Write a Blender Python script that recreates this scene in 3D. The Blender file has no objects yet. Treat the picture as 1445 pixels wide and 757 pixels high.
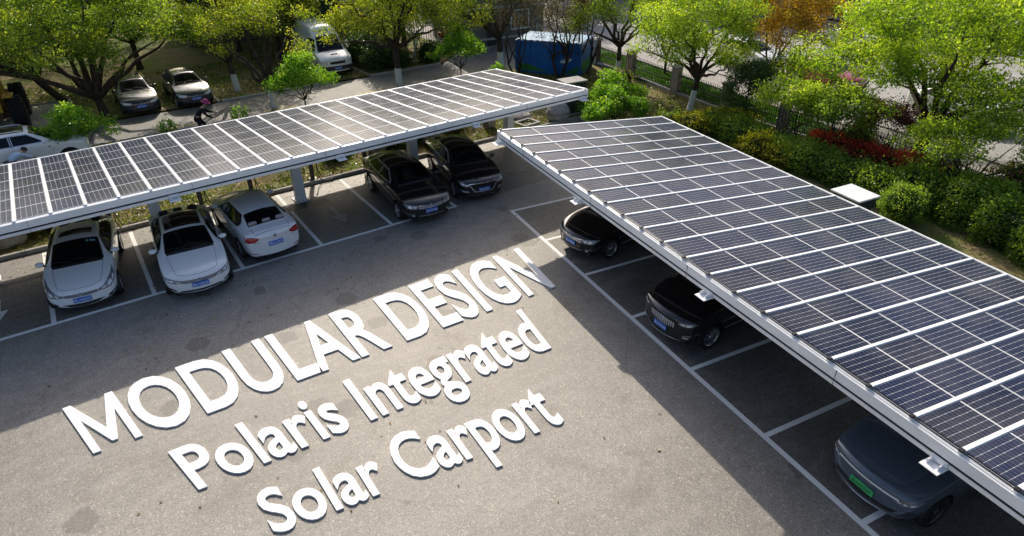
SUN, SKY, GLOSS = 5.0, 0.15, (.67, 1.0)
import bpy, bmesh, math, random
import numpy as np
from mathutils import Vector, Matrix, Euler
from mathutils.bvhtree import BVHTree
PI = math.pi
R = math.radians
rng = np.random.default_rng(7)
random.seed(7)
scene = bpy.context.scene
COL = scene.collection

# ------------------------------------------------------------------ objects
def empty(name, label, cat, loc=(0, 0, 0), rz=0.0, group=None):
    o = bpy.data.objects.new(name, None)
    COL.objects.link(o)
    o.empty_display_size = 0.2
    o.location = loc
    o.rotation_euler = (0, 0, rz)
    o['label'] = label
    o['category'] = cat
    if group:
        o['group'] = group
    return o

def link(name, me, parent=None):
    o = bpy.data.objects.new(name, me)
    COL.objects.link(o)
    if parent is not None:
        o.parent = parent
    return o

def tag(o, label=None, cat=None, group=None, kind=None):
    if label: o['label'] = label
    if cat: o['category'] = cat
    if group: o['group'] = group
    if kind: o['kind'] = kind
    return o

def copy_tree(o, parent=None):
    c = o.copy()
    COL.objects.link(c)
    if parent is not None:
        c.parent = parent
    for ch in list(o.children):
        copy_tree(ch, c)
    return c

def np_mesh(name, V, F, mats, midx=None, smooth=False, tint=None, uv=None):
    """V (n,3) array, F (m,k) array of equal polygons."""
    me = bpy.data.meshes.new(name)
    V = np.asarray(V, np.float32); F = np.asarray(F, np.int32)
    m, k = F.shape
    me.vertices.add(len(V)); me.vertices.foreach_set('co', V.ravel())
    me.loops.add(m * k); me.loops.foreach_set('vertex_index', F.ravel())
    me.polygons.add(m)
    me.polygons.foreach_set('loop_start', np.arange(0, m * k, k, dtype=np.int32))
    me.polygons.foreach_set('loop_total', np.full(m, k, np.int32))
    if not isinstance(mats, (list, tuple)): mats = [mats]
    for mt in mats: me.materials.append(mt)
    if midx is not None: me.polygons.foreach_set('material_index', np.asarray(midx, np.int32))
    me.polygons.foreach_set('use_smooth', np.full(m, bool(smooth)))
    if tint is not None:
        a = me.attributes.new('tint', 'FLOAT', 'POINT')
        a.data.foreach_set('value', np.asarray(tint, np.float32))
    if uv is not None:
        u = me.uv_layers.new(name='UVMap')
        u.data.foreach_set('uv', np.asarray(uv, np.float32).ravel())
    me.update(calc_edges=True)
    return me

class MB:
    """collects shapes into ONE mesh"""
    def __init__(s):
        s.v = []; s.f = []; s.m = []; s.sm = []
    def add(s, vs, fs, m=0, smooth=False):
        o = len(s.v)
        s.v += [tuple(p) for p in vs]
        for f in fs:
            s.f.append([o + i for i in f]); s.m.append(m); s.sm.append(smooth)
    def box(s, c, size, m=0, M=None, bev=0.0):
        x, y, z = [a / 2 for a in size]
        if bev > 0:
            b = min(bev, x * .9, y * .9, z * .9)
            bm = bmesh.new()
            bmesh.ops.create_cube(bm, size=1)
            bmesh.ops.scale(bm, vec=size, verts=bm.verts)
            bmesh.ops.bevel(bm, geom=bm.edges[:], offset=b, segments=2, profile=.5, affect='EDGES')
            bm.verts.index_update()
            vs = [v.co.copy() for v in bm.verts]; fs = [[v.index for v in f.verts] for f in bm.faces]
            bm.free()
        else:
            vs = [Vector((sx * x, sy * y, sz * z)) for sx in (-1, 1) for sy in (-1, 1) for sz in (-1, 1)]
            fs = [(0, 1, 3, 2), (4, 6, 7, 5), (0, 4, 5, 1), (2, 3, 7, 6), (0, 2, 6, 4), (1, 5, 7, 3)]
        if M is not None: vs = [M @ v for v in vs]
        vs = [v + Vector(c) for v in vs]
        s.add(vs, fs, m)
    def tube(s, pts, rad, n=8, m=0, caps=True, smooth=True):
        pts = [Vector(p) for p in pts]
        if not hasattr(rad, '__len__'): rad = [rad] * len(pts)
        vs = []; up = None
        for i, p in enumerate(pts):
            d = (pts[min(i + 1, len(pts) - 1)] - pts[max(i - 1, 0)]).normalized()
            if up is None:
                up = Vector((0, 0, 1)) if abs(d.z) < .9 else Vector((1, 0, 0))
            a = d.cross(up)
            if a.length < 1e-4:
                a = d.orthogonal()
            a.normalize(); b = a.cross(d).normalized(); up = b
            for k in range(n):
                t = 2 * PI * k / n
                vs.append(p + (a * math.cos(t) + b * math.sin(t)) * rad[i])
        fs = []
        for i in range(len(pts) - 1):
            for k in range(n):
                fs.append((i * n + k, i * n + (k + 1) % n, (i + 1) * n + (k + 1) % n, (i + 1) * n + k))
        s.add(vs, fs, m, smooth)
        if caps:
            o = len(s.v) - len(vs)
            s.f.append([o + k for k in range(n)][::-1]); s.m.append(m); s.sm.append(False)
            s.f.append([o + (len(pts) - 1) * n + k for k in range(n)]); s.m.append(m); s.sm.append(False)
    def lathe(s, prof, n=24, m=0, M=None, smooth=True, closed=False):
        """prof: (r, z) around local z"""
        vs = []
        for r, z in prof:
            for k in range(n):
                t = 2 * PI * k / n
                vs.append(Vector((r * math.cos(t), r * math.sin(t), z)))
        fs = []
        L = len(prof)
        for i in range(L - 1 + (1 if closed else 0)):
            j = (i + 1) % L
            for k in range(n):
                fs.append((i * n + k, i * n + (k + 1) % n, j * n + (k + 1) % n, j * n + k))
        if M is not None: vs = [M @ v for v in vs]
        s.add(vs, fs, m, smooth)
    def prism(s, poly, h0, h1, m=0, M=None):
        """poly in xy, extruded along z"""
        n = len(poly)
        vs = [Vector((x, y, h0)) for x, y in poly] + [Vector((x, y, h1)) for x, y in poly]
        fs = [list(range(n))[::-1], list(range(n, 2 * n))] + [(i, (i + 1) % n, n + (i + 1) % n, n + i) for i in range(n)]
        if M is not None: vs = [M @ v for v in vs]
        s.add(vs, fs, m)
    def quad(s, a, b, c, d, m=0):
        s.add([Vector(a), Vector(b), Vector(c), Vector(d)], [(0, 1, 2, 3)], m)
    def mesh(s, name, mats):
        me = bpy.data.meshes.new(name)
        me.from_pydata(s.v, [], s.f)
        if not isinstance(mats, (list, tuple)): mats = [mats]
        for mt in mats: me.materials.append(mt)
        me.polygons.foreach_set('material_index', s.m)
        me.polygons.foreach_set('use_smooth', s.sm)
        me.update()
        return me
    def build(s, name, mats, parent=None):
        return link(name, s.mesh(name, mats), parent)

def ico_points(n_sub=2):
    bm = bmesh.new()
    bmesh.ops.create_icosphere(bm, subdivisions=n_sub, radius=1)
    bm.verts.index_update()
    V = np.array([v.co[:] for v in bm.verts]); F = np.array([[v.index for v in f.verts] for f in bm.faces])
    bm.free()
    return V, F

# ------------------------------------------------------------------ materials
class NT:
    def __init__(s, name):
        s.mat = bpy.data.materials.new(name); s.mat.use_nodes = True
        s.nt = s.mat.node_tree
        s.bsdf = s.nt.nodes['Principled BSDF']; s.out = s.nt.nodes['Material Output']
    def n(s, t, **kw):
        nd = s.nt.nodes.new(t)
        for k, v in kw.items(): setattr(nd, k, v)
        return nd
    def l(s, a, b): s.nt.links.new(a, b)
    def val(s, sock, v):
        if hasattr(v, 'is_linked'): s.l(v, sock)
        else: sock.default_value = v
    def math(s, op, a, b=0.0, c=None):
        nd = s.n('ShaderNodeMath', operation=op)
        s.val(nd.inputs[0], a); s.val(nd.inputs[1], b)
        if c is not None: s.val(nd.inputs[2], c)
        return nd.outputs[0]
    def noise(s, scale, detail=4, rough=.55, vec=None, out='Fac', dist=0.0):
        nd = s.n('ShaderNodeTexNoise'); nd.inputs['Scale'].default_value = scale
        nd.inputs['Detail'].default_value = detail; nd.inputs['Roughness'].default_value = rough
        nd.inputs['Distortion'].default_value = dist
        s.l(vec if vec is not None else s.coord(), nd.inputs['Vector'])
        return nd.outputs[out]
    def voronoi(s, scale, out='Distance', vec=None, feature='F1'):
        nd = s.n('ShaderNodeTexVoronoi', feature=feature); nd.inputs['Scale'].default_value = scale
        s.l(vec if vec is not None else s.coord(), nd.inputs['Vector'])
        return nd.outputs[out]
    def coord(s, kind='Object'):
        if not hasattr(s, 'tc'): s.tc = s.n('ShaderNodeTexCoord')
        return s.tc.outputs[kind]
    def ramp(s, fac, stops):
        nd = s.n('ShaderNodeValToRGB'); s.l(fac, nd.inputs['Fac'])
        e = nd.color_ramp.elements
        while len(e) < len(stops): e.new(.5)
        for el, (p, c) in zip(e, stops):
            el.position = p; el.color = c if len(c) == 4 else (*c, 1)
        return nd.outputs['Color']
    def mix(s, fac, a, b, mode='MIX'):
        nd = s.n('ShaderNodeMix', data_type='RGBA', blend_type=mode)
        s.val(nd.inputs[0], fac)
        for sock, v in ((nd.inputs[6], a), (nd.inputs[7], b)):
            if hasattr(v, 'is_linked'): s.l(v, sock)
            else: sock.default_value = v if len(v) == 4 else (*v, 1)
        return nd.outputs[2]
    def bump(s, h, strength=.3, dist=.02):
        nd = s.n('ShaderNodeBump'); nd.inputs['Strength'].default_value = strength; nd.inputs['Distance'].default_value = dist
        s.l(h, nd.inputs['Height']); s.l(nd.outputs['Normal'], s.bsdf.inputs['Normal'])
    def set(s, color=None, rough=None, metal=None, spec=None, coat=None):
        b = s.bsdf.inputs
        if color is not None:
            if hasattr(color, 'is_linked'): s.l(color, b['Base Color'])
            else: b['Base Color'].default_value = (*color[:3], 1)
        if rough is not None: s.val(b['Roughness'], rough)
        if metal is not None: b['Metallic'].default_value = metal
        if spec is not None: b['Specular IOR Level'].default_value = spec
        if coat is not None:
            b['Coat Weight'].default_value = coat; b['Coat Roughness'].default_value = .03
        return s

def simple(name, color, rough=.5, metal=0.0, spec=.5, coat=0.0, var=.12, scale=6.0, bump=0.0):
    """principled with a little procedural unevenness in colour and gloss"""
    t = NT(name)
    nz = t.noise(scale, 5)
    d = tuple(c * (1 - var) for c in color); b = tuple(min(1, c * (1 + var)) for c in color)
    t.set(t.ramp(nz, [(.3, d), (.7, b)]), None, metal, spec, coat)
    t.l(t.math('MULTIPLY_ADD', nz, rough * .3, rough * .85), t.bsdf.inputs['Roughness'])
    if bump: t.bump(t.noise(scale * 8, 4), bump)
    return t.mat

def car_paint(name, color, metal=0.0, rough=.28, flake=0.0):
    t = NT(name)
    geo = t.n('ShaderNodeNewGeometry')
    dust = t.noise(2.2, 6)
    c = t.mix(t.math('MULTIPLY', dust, .10 if max(color) > .3 else .012), color, (.30, .27, .23))
    c = t.mix(geo.outputs['Backfacing'], c, (.012, .012, .012))
    t.set(c, rough, metal, .5, 1.0)
    if flake: t.bsdf.inputs['Metallic'].default_value = flake
    return t.mat

def glass_mat(name, tint=(.32, .36, .36), dens=.45):
    t = NT(name)
    tr = t.n('ShaderNodeBsdfTransparent'); tr.inputs['Color'].default_value = (*tint, 1)
    nz = t.noise(1.5, 4)
    t.set((.006, .008, .009), t.math('MULTIPLY_ADD', nz, .06, .02), 0, .6)
    fr = t.n('ShaderNodeFresnel'); fr.inputs['IOR'].default_value = 1.5
    mx = t.n('ShaderNodeMixShader')
    t.l(t.math('ADD', fr.outputs[0], dens), mx.inputs[0])
    t.l(tr.outputs[0], mx.inputs[1]); t.l(t.bsdf.outputs[0], mx.inputs[2])
    t.l(mx.outputs[0], t.out.inputs['Surface'])
    return t.mat

def leaf_mat(name, stops, transl=.45, sat=1.0):
    t = NT(name)
    at = t.n('ShaderNodeAttribute', attribute_name='tint')
    c = t.ramp(at.outputs['Fac'], stops)
    t.set(c, .42, 0, .5)
    tl = t.n('ShaderNodeBsdfTranslucent')
    c2 = t.mix(1.0, c, (1.75, 1.85, .55), 'MULTIPLY')
    t.l(c2, tl.inputs['Color'])
    mx = t.n('ShaderNodeMixShader'); mx.inputs[0].default_value = transl
    t.l(t.bsdf.outputs[0], mx.inputs[1]); t.l(tl.outputs[0], mx.inputs[2])
    t.l(mx.outputs[0], t.out.inputs['Surface'])
    return t.mat

def bark_mat(name, dark, light, white=None, wz=0.0):
    t = NT(name)
    v = t.n('ShaderNodeMapping'); v.inputs['Scale'].default_value = (9, 9, 1.6); t.l(t.coord(), v.inputs['Vector'])
    nz = t.noise(1.6, 6, .65, v.outputs[0])
    c = t.ramp(nz, [(.35, dark), (.68, light)])
    if white:
        sep = t.n('ShaderNodeSeparateXYZ'); t.l(t.coord(), sep.inputs[0])
        edge = t.math('ADD', sep.outputs['Z'], t.math('MULTIPLY', t.noise(7, 3), .16))
        f = t.math('LESS_THAN', edge, wz + .08)
        wn = t.ramp(t.noise(14, 5), [(.25, (.42, .40, .36)), (.6, white)])
        c = t.mix(f, c, wn)
    t.set(c, .85, 0, .2)
    t.bump(nz, .6, .03)
    return t.mat
# ---- shared materials
def asphalt_mat(name, dark, light, fine=95.0, stain=True, patch=0.0, gl=None):
    gl = gl or GLOSS
    t = NT(name)
    big = t.noise(.22, 6, .6)
    mid = t.noise(2.3, 7, .7)
    f = t.math('MULTIPLY_ADD', mid, .45, t.math('MULTIPLY', big, .55))
    c = t.ramp(f, [(.36, dark), (.62, light)])
    agg = t.voronoi(fine, 'Color')
    ag = t.n('ShaderNodeSeparateColor'); t.l(agg, ag.inputs[0])
    sp = t.ramp(ag.outputs[0], [(0, (.50, .50, .50)), (.42, (.86, .86, .86)), (.8, (1.12, 1.11, 1.08)), (1.0, (1.65, 1.6, 1.5))])
    c = t.mix(1.0, c, sp, 'MULTIPLY')
    sp2 = t.n('ShaderNodeSeparateColor'); t.l(t.voronoi(fine * .38, 'Color'), sp2.inputs[0])
    c = t.mix(.8, c, t.ramp(sp2.outputs[1], [(0, (.72, .72, .72)), (.5, (1, 1, 1)), (.93, (1.05, 1.05, 1.05)), (1.0, (1.9, 1.85, 1.75))]), 'MULTIPLY')
    if stain:
        st = t.noise(.55, 5, .65, None, 'Fac', 1.2)
        c = t.mix(1.0, c, t.ramp(st, [(.30, (.74, .72, .70)), (.46, (1, 1, 1)), (.66, (1, 1, 1)), (.80, (1.13, 1.11, 1.09))]), 'MULTIPLY')
    if patch:
        # dusty smears drawn out by tyres, and dark drips where engines stand
        mp = t.n('ShaderNodeMapping'); mp.inputs['Scale'].default_value = (.5, 1.7, 1); mp.inputs['Rotation'].default_value = (0, 0, patch); t.l(t.coord(), mp.inputs['Vector'])
        sm = t.noise(.9, 7, .7, mp.outputs[0], 'Fac', 1.6)
        c = t.mix(t.math('MULTIPLY', t.ramp(sm, [(.52, (0, 0, 0)), (.74, (1, 1, 1))]), .30), c, (.46, .43, .39))
        oil = t.math('MULTIPLY', t.math('LESS_THAN', t.math('ADD', t.voronoi(.62, 'Distance'), t.math('MULTIPLY', t.noise(5, 4), .22)), .30), t.math('GREATER_THAN', t.noise(.4, 2), .44))
        c = t.mix(t.math('MULTIPLY', oil, .5), c, (.07, .065, .06))
    # hairline cracks
    wob = t.noise(1.4, 4, .6, None, 'Color')
    vv = t.n('ShaderNodeMix', data_type='VECTOR'); vv.inputs[0].default_value = .18
    t.l(t.coord(), vv.inputs[4]); t.l(wob, vv.inputs[5])
    cr = t.voronoi(.16, 'Distance', vv.outputs[1], 'DISTANCE_TO_EDGE')
    msk = t.math('MULTIPLY', t.math('LESS_THAN', cr, .0022), t.math('GREATER_THAN', t.noise(.35, 3), .47))
    c = t.mix(t.math('MULTIPLY', msk, .16), c, (.05, .048, .045))
    wear = t.math('ADD', t.math('MULTIPLY', ag.outputs[1], .55), t.math('MULTIPLY', mid, .45))
    t.set(c, t.math('MULTIPLY_ADD', wear, .34, gl[0] - .17), 0, gl[1])
    t.bsdf.inputs['Specular Tint'].default_value = (1.0, .935, .84, 1)
    hh = t.math('ADD', ag.outputs[0], t.math('MULTIPLY', mid, .5))
    t.bump(hh, .35, .008)
    return t.mat

M = {}
M['asphalt'] = asphalt_mat('asphalt_weathered', (.205, .194, .180), (.310, .292, .268), 95.0, True, .35)
M['trench'] = asphalt_mat('asphalt_trench', (.05, .048, .046), (.085, .082, .078), 110, True)
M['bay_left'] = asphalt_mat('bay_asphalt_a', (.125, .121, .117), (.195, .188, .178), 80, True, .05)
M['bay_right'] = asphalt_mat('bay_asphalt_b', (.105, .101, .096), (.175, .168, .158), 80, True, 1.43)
M['road'] = asphalt_mat('asphalt_road', (.15, .145, .14), (.22, .213, .205), 70, True, 0, (.75, .6))
M['street'] = asphalt_mat('street_concrete', (.33, .325, .315), (.42, .415, .405), 50, True, 0, (.78, .5))
def paint_line(name, col, wear):
    t = NT(name)
    w = t.noise(5.5, 8, .72)
    w2 = t.noise(34, 4, .6)
    f = t.math('MULTIPLY_ADD', w2, .4, t.math('MULTIPLY', w, .6))
    c = t.ramp(f, [(wear - .05, (.24, .225, .21)), (wear + .03, tuple(v * .8 for v in col)), (wear + .16, col)])
    t.set(c, .75, 0, .3); t.bump(w2, .2, .004)
    return t.mat
M['line'] = paint_line('road_paint_white', (.90, .89, .87), .22)
M['line_faint'] = paint_line('road_paint_faded', (.42, .41, .39), .46)
M['yellow'] = paint_line('road_paint_yellow', (.62, .44, .05), .40)
def slabs(name, a, b, sx, sy, joint=.02):
    t = NT(name)
    br = t.n('ShaderNodeTexBrick'); br.inputs['Scale'].default_value = 1.0
    br.inputs['Brick Width'].default_value = sx; br.inputs['Row Height'].default_value = sy
    br.inputs['Mortar Size'].default_value = joint
    br.inputs['Color1'].default_value = (*a, 1); br.inputs['Color2'].default_value = (*b, 1); br.inputs['Mortar'].default_value = (a[0] * .45, a[1] * .45, a[2] * .45, 1)
    t.l(t.coord(), br.inputs['Vector'])
    c = t.mix(1.0, br.outputs['Color'], t.ramp(t.noise(3, 6), [(.3, (.8, .79, .77)), (.7, (1.12, 1.11, 1.1))]), 'MULTIPLY')
    t.set(c, .85, 0, .3); t.bump(br.outputs['Fac'], .25, .01)
    return t.mat
M['paver'] = slabs('grey_paving', (.36, .34, .32), (.43, .41, .39), .3, .15, .012)
M['kerb'] = slabs('kerb_stone', (.38, .365, .345), (.44, .425, .40), 1.0, .8, .012)
def soil(name, g1, g2, d1, d2, mixp=.5):
    t = NT(name)
    n1 = t.noise(.5, 7, .65); n2 = t.noise(7, 7, .7); n3 = t.noise(45, 4)
    grass = t.ramp(n2, [(.3, g1), (.7, g2)]); dirt = t.ramp(n2, [(.3, d1), (.7, d2)])
    f = t.math('MULTIPLY_ADD', n2, .35, t.math('MULTIPLY', n1, .65))
    fm = t.ramp(f, [(mixp - .05, (0, 0, 0)), (mixp + .06, (1, 1, 1))])
    c = t.mix(fm, grass, dirt)
    c = t.mix(1.0, c, t.ramp(n3, [(.25, (.55, .55, .55)), (.75, (1.4, 1.4, 1.35))]), 'MULTIPLY')
    t.set(c, .95, 0, .15); t.bump(t.math('ADD', n2, n3), .7, .05)
    return t.mat
M['lawn'] = soil('lawn_soil', (.045, .075, .012), (.12, .16, .03), (.17, .12, .06), (.32, .24, .12), .56)
M['litter'] = soil('leaf_litter_soil', (.10, .145, .028), (.20, .25, .05), (.17, .125, .065), (.34, .26, .14), .48)
M['verge'] = soil('verge_turf', (.03, .08, .012), (.06, .14, .02), (.05, .09, .02), (.07, .12, .03), .75)
M['white_steel'] = simple('white_painted_steel', (.90, .905, .91), .38, 0, .5, .2, .04, 3)
M['white_alu'] = simple('white_anodised_aluminium', (.86, .86, .86), .35, 0, .5, 0, .05, 8)
M['groove_shade_joint'] = simple('black_groove_shade_and_joint', (.012, .012, .013), .6)  # black for the painted groove shadow and the fascia joints
M['alu_dark'] = simple('dark_aluminium', (.06, .06, .065), .35, .8)
M['rock'] = simple('pale_rock', (.36, .33, .29), .9, 0, .2, 0, .4, 2.5, .8)
M['black_plastic'] = simple('black_plastic', (.014, .014, .015), .5)
M['dark_grey'] = simple('dark_grey_casing', (.035, .037, .042), .42)
M['rubber'] = simple('tyre_rubber', (.018, .018, .018), .8, 0, .25, 0, .3, 12)
M['alloy'] = simple('alloy_rim', (.55, .56, .58), .25, .9, .5, 0, .1, 10)
M['alloy_dark'] = simple('dark_alloy_rim', (.09, .09, .095), .3, .8, .5, 0, .1, 10)
M['chrome'] = simple('chrome_trim', (.82, .83, .85), .22, .55, .5, 0, .05, 5)
M['lamp_clear'] = simple('clear_lamp', (.80, .83, .87), .16, .25, .6, 1.0, .3, 30)
M['lamp_dark'] = simple('lamp_housing', (.24, .25, .27), .10, .3, .6, 1.0, .3, 20)
M['lamp_red'] = simple('red_tail_lamp', (.36, .012, .014), .12, 0, .6, 1.0, .35, 25)
M['plate_blue'] = simple('blue_number_plate', (.02, .16, .62), .4, 0, .5, 0, .04, 9)
M['plate_green'] = simple('green_number_plate', (.06, .50, .16), .4, 0, .5, 0, .08, 9)
M['plate_white'] = simple('plate_lettering_white', (.85, .87, .9), .45, 0, .5, 0, .02, 9)
M['plate_black'] = simple('plate_lettering_black', (.015, .015, .015), .45)
M['glass'] = glass_mat('tinted_car_glass', (.22, .25, .25), .5)
M['glass_clear'] = glass_mat('clear_car_glass', (.75, .80, .80), .12)
M['glass_mid'] = glass_mat('light_tinted_windshield', (.62, .64, .62), .16)
M['glass_dark'] = glass_mat('dark_car_glass', (.10, .11, .11), .62)
M['seat_dark'] = simple('dark_seat_cloth', (.03, .03, .032), .8)
M['seat_beige'] = simple('beige_seat_leather', (.55, .46, .34), .6)
M['letter'] = simple('white_letter_face', (.92, .92, .91), .55, 0, .3, 0, .02, 2)
M['brick'] = slabs('pillar_brick', (.42, .34, .29), (.50, .42, .36), .22, .075, .012)
M['black_iron'] = simple('black_iron', (.012, .012, .012), .5, .3)
M['globe'] = simple('globe_lamp_glass', (.70, .62, .38), .25, 0, .5, .5)
M['concrete'] = simple('old_concrete', (.42, .40, .37), .9, 0, .2, 0, .18, 2.5, .3)
def cell_mat():
    t = NT('solar_cells')
    uv = t.coord('UV')
    sp = t.n('ShaderNodeSeparateXYZ'); t.l(uv, sp.inputs[0])
    u, v = sp.outputs['X'], sp.outputs['Y']
    def lines(x, n, w):
        fr = t.math('FRACT', t.math('MULTIPLY', x, float(n)))
        return t.math('GREATER_THAN', t.math('ABSOLUTE', t.math('SUBTRACT', fr, .5)), .5 - w)
    col = lines(u, 6, .035)
    row = lines(v, 24, .05)
    # the cut corners of mono cells leave bright diamonds where the lines cross
    du = t.math('ABSOLUTE', t.math('SUBTRACT', t.math('FRACT', t.math('MULTIPLY', u, 6.0)), .5))
    dv = t.math('ABSOLUTE', t.math('SUBTRACT', t.math('FRACT', t.math('MULTIPLY', v, 12.0)), .5))
    dia = t.math('GREATER_THAN', t.math('ADD', du, t.math('MULTIPLY', dv, .75)), .80)
    bus = lines(u, 30, .05)
    mid = t.math('LESS_THAN', t.math('ABSOLUTE', t.math('SUBTRACT', v, .5)), .0085)
    edge = t.math('MAXIMUM', t.math('GREATER_THAN', t.math('ABSOLUTE', t.math('SUBTRACT', u, .5)), .482),
                  t.math('GREATER_THAN', t.math('ABSOLUTE', t.math('SUBTRACT', v, .5)), .4945))
    oi = t.n('ShaderNodeObjectInfo')
    gp = t.n('ShaderNodeNewGeometry').outputs['Position']
    nz = t.noise(.8, 7, .7, gp)
    base = t.mix(oi.outputs['Random'], (.009, .014, .038), (.018, .026, .066))
    base = t.mix(t.math('MULTIPLY', t.ramp(nz, [(.42, (0, 0, 0)), (.75, (1, 1, 1))]), .26), base, (.22, .21, .19))
    c = t.mix(t.math('MULTIPLY', bus, .10), base, (.3, .32, .36))
    c = t.mix(t.math('MULTIPLY', row, .22), c, (.42, .44, .48))
    c = t.mix(t.math('MULTIPLY', col, .52), c, (.62, .63, .66))
    c = t.mix(t.math('MULTIPLY', dia, .7), c, (.66, .67, .69))
    c = t.mix(t.math('MULTIPLY', mid, .85), c, (.74, .74, .75))
    c = t.mix(edge, c, (.62, .62, .63))
    drop = t.math('MULTIPLY', t.math('LESS_THAN', t.voronoi(1.15, 'Distance', gp), .045), t.math('GREATER_THAN', t.noise(.6, 2, .5, gp), .47))
    c = t.mix(t.math('MULTIPLY', drop, .7), c, (.55, .54, .50))
    t.set(c, t.math('MULTIPLY_ADD', t.noise(2.2, 6, .6, gp), .20, .10), 0, .07, 0)
    return t.mat
M['cells'] = cell_mat()
M['panel_back'] = simple('panel_backsheet', (.10, .10, .105), .6, 0, .2)
# ------------------------------------------------------------------ setting
def sheet(name, poly, z, mat, kind='structure', cut=0, amp=0.0):
    bm = bmesh.new()
    vs = [bm.verts.new((x, y, z)) for x, y in poly]
    bm.faces.new(vs)
    if cut:
        xs = [p[0] for p in poly]; ys = [p[1] for p in poly]
        for a in np.arange(min(xs) + cut, max(xs), cut):
            bmesh.ops.bisect_plane(bm, geom=bm.verts[:] + bm.edges[:] + bm.faces[:], plane_co=(a, 0, 0), plane_no=(1, 0, 0))
        for a in np.arange(min(ys) + cut, max(ys), cut):
            bmesh.ops.bisect_plane(bm, geom=bm.verts[:] + bm.edges[:] + bm.faces[:], plane_co=(0, a, 0), plane_no=(0, 1, 0))
        for v in bm.verts:
            if not v.is_boundary:
                x, y = v.co.x, v.co.y
                v.co.z += amp * (math.sin(x * 1.3 + y * .7) * .4 + math.sin(x * .53 - y * .9 + 2) * .6 + random.uniform(-.3, .3))
    me = bpy.data.meshes.new(name); bm.to_mesh(me); bm.free()
    me.materials.append(mat)
    o = link(name, me)
    return tag(o, kind=kind)

ANG = -0.1396                       # the right-hand row is not square to the left-hand one
DV = Vector((math.sin(ANG), -math.cos(ANG), 0)); DH = Vector((math.cos(ANG), math.sin(ANG), 0))
RB = Vector((13.94, -1.50, 0))      # corner of the right-hand row of bays
def rp(s, t, z=0.0):                # s along the row, t into the bay
    p = RB + DV * s + DH * t
    return (p.x, p.y, z)

sheet('ground', [(-260, -120), (260, -120), (260, 320), (-260, 320)], -.12, M['lawn'])
# car park: bounded by the kerb on the far side and by the garden on the right
lot = [(-40, -45), (13.6, -45), rp(32, 7.2)[:2], rp(2, 7.2)[:2], (22.2, 4.95), (-40, 4.92)]
sheet('car_park_asphalt', lot, 0.0, M['asphalt'])
sheet('lawn', [(-40, 5.08), (23.5, 5.10), (24.2, 14.75), (-40, 14.75)], .05, M['litter'], cut=1.0, amp=.05)
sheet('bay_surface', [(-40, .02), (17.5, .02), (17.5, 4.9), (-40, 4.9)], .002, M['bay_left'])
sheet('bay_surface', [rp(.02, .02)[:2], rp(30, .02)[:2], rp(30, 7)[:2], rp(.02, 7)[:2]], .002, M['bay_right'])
sheet('trench_patch', [rp(.9, 2.95)[:2], rp(17, 3.0)[:2], rp(17, 3.5)[:2], rp(.9, 3.42)[:2]], .0065, M['trench'])
sheet('trench_patch', [(7.3, 3.0), (8.9, 3.02), (8.9, 3.5), (7.3, 3.46)], .0065, M['trench'])
sheet('trench_patch', [(-3, 3.02), (1.2, 3.05), (1.2, 3.22), (-3, 3.2)], .0065, M['trench'])
sheet('service_road', [(-45, 14.85), (27.3, 14.85), (29.2, 20.2), (25, 20.2), (22.0, 18.25), (-45, 18.25)], .0, M['road'])
sheet('lawn', [(-60, 18.42), (22, 18.42), (24.6, 20.4), (24.6, 33.4), (-60, 33.4)], .05, M['litter'], cut=1.2, amp=.05)
gard = [rp(40, 7.35)[:2], rp(2.1, 7.35)[:2], (22.4, 5.1), (23.6, 5.1), (24.3, 14.7), (29.2, 14.7), (29.75, 9.5), (28.85, 1.6), (28.6, -5.3), (27.4, -10.4), (25.2, -18), (20, -40)]
sheet('garden_soil', gard, .05, M['litter'], cut=1.0, amp=.06)
FX = lambda y: 28.9 + (y - 2.0) * .115 if y < 2 else 28.9 + (y - 2.0) * .105
sheet('verge', [(FX(-40) + .1, -40), (FX(20) + .1, 20), (FX(20) + 2.6, 20), (FX(-40) + 2.6, -40)], .045, M['verge'], cut=1.2, amp=.03)
sheet('pavement', [(FX(-60) + 2.75, -60), (FX(30) + 2.75, 30), (FX(30) + 4.6, 30), (FX(-60) + 4.6, -60)], .08, M['paver'])
sheet('street', [(FX(-90) + 4.75, -90), (FX(90) + 4.75, 90), (FX(90) + 24, 90), (FX(-90) + 24, -90)], .0, M['street'])
sheet('far_pavement', [(FX(-90) + 24.2, -90), (FX(90) + 24.2, 90), (FX(90) + 29, 90), (FX(-90) + 29, -90)], .1, M['paver'])
sheet('forecourt', [(22.05, 18.3), (25, 20.25), (29.3, 20.25), (29.4, 15), (33, 15), (36, 45), (24.7, 45), (24.7, 20.45)], .012, M['paver'])

def kerb(name, pts, h=.12, w=.13):
    b = MB()
    for (x0, y0), (x1, y1) in zip(pts[:-1], pts[1:]):
        d = Vector((x1 - x0, y1 - y0, 0)); L = d.length; a = math.atan2(d.y, d.x)
        n = max(1, int(L / 1.0)); st = L / n
        for i in range(n):
            c = Vector((x0, y0, 0)) + d * ((i + .5) / n)
            b.box((c.x, c.y, h / 2 - .03 + random.uniform(-.006, .006)), (st - .014, w, h + .06), 0, Matrix.Rotation(a + random.uniform(-.006, .006), 3, 'Z'), .012)
    o = b.build(name, M['kerb']); tag(o, kind='structure')
kerb('kerb', [(-30, 4.99), (18.2, 5.02), (22.2, 5.02)])
kerb('kerb', [(-40, 14.80), (24.2, 14.80)], .09)
kerb('kerb', [(-45, 18.34), (2.0, 18.34)], .09); kerb('kerb', [(8.7, 18.34), (14.8, 18.34)], .11); kerb('kerb', [(17.2, 18.34), (22.0, 18.34)], .11)
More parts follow.
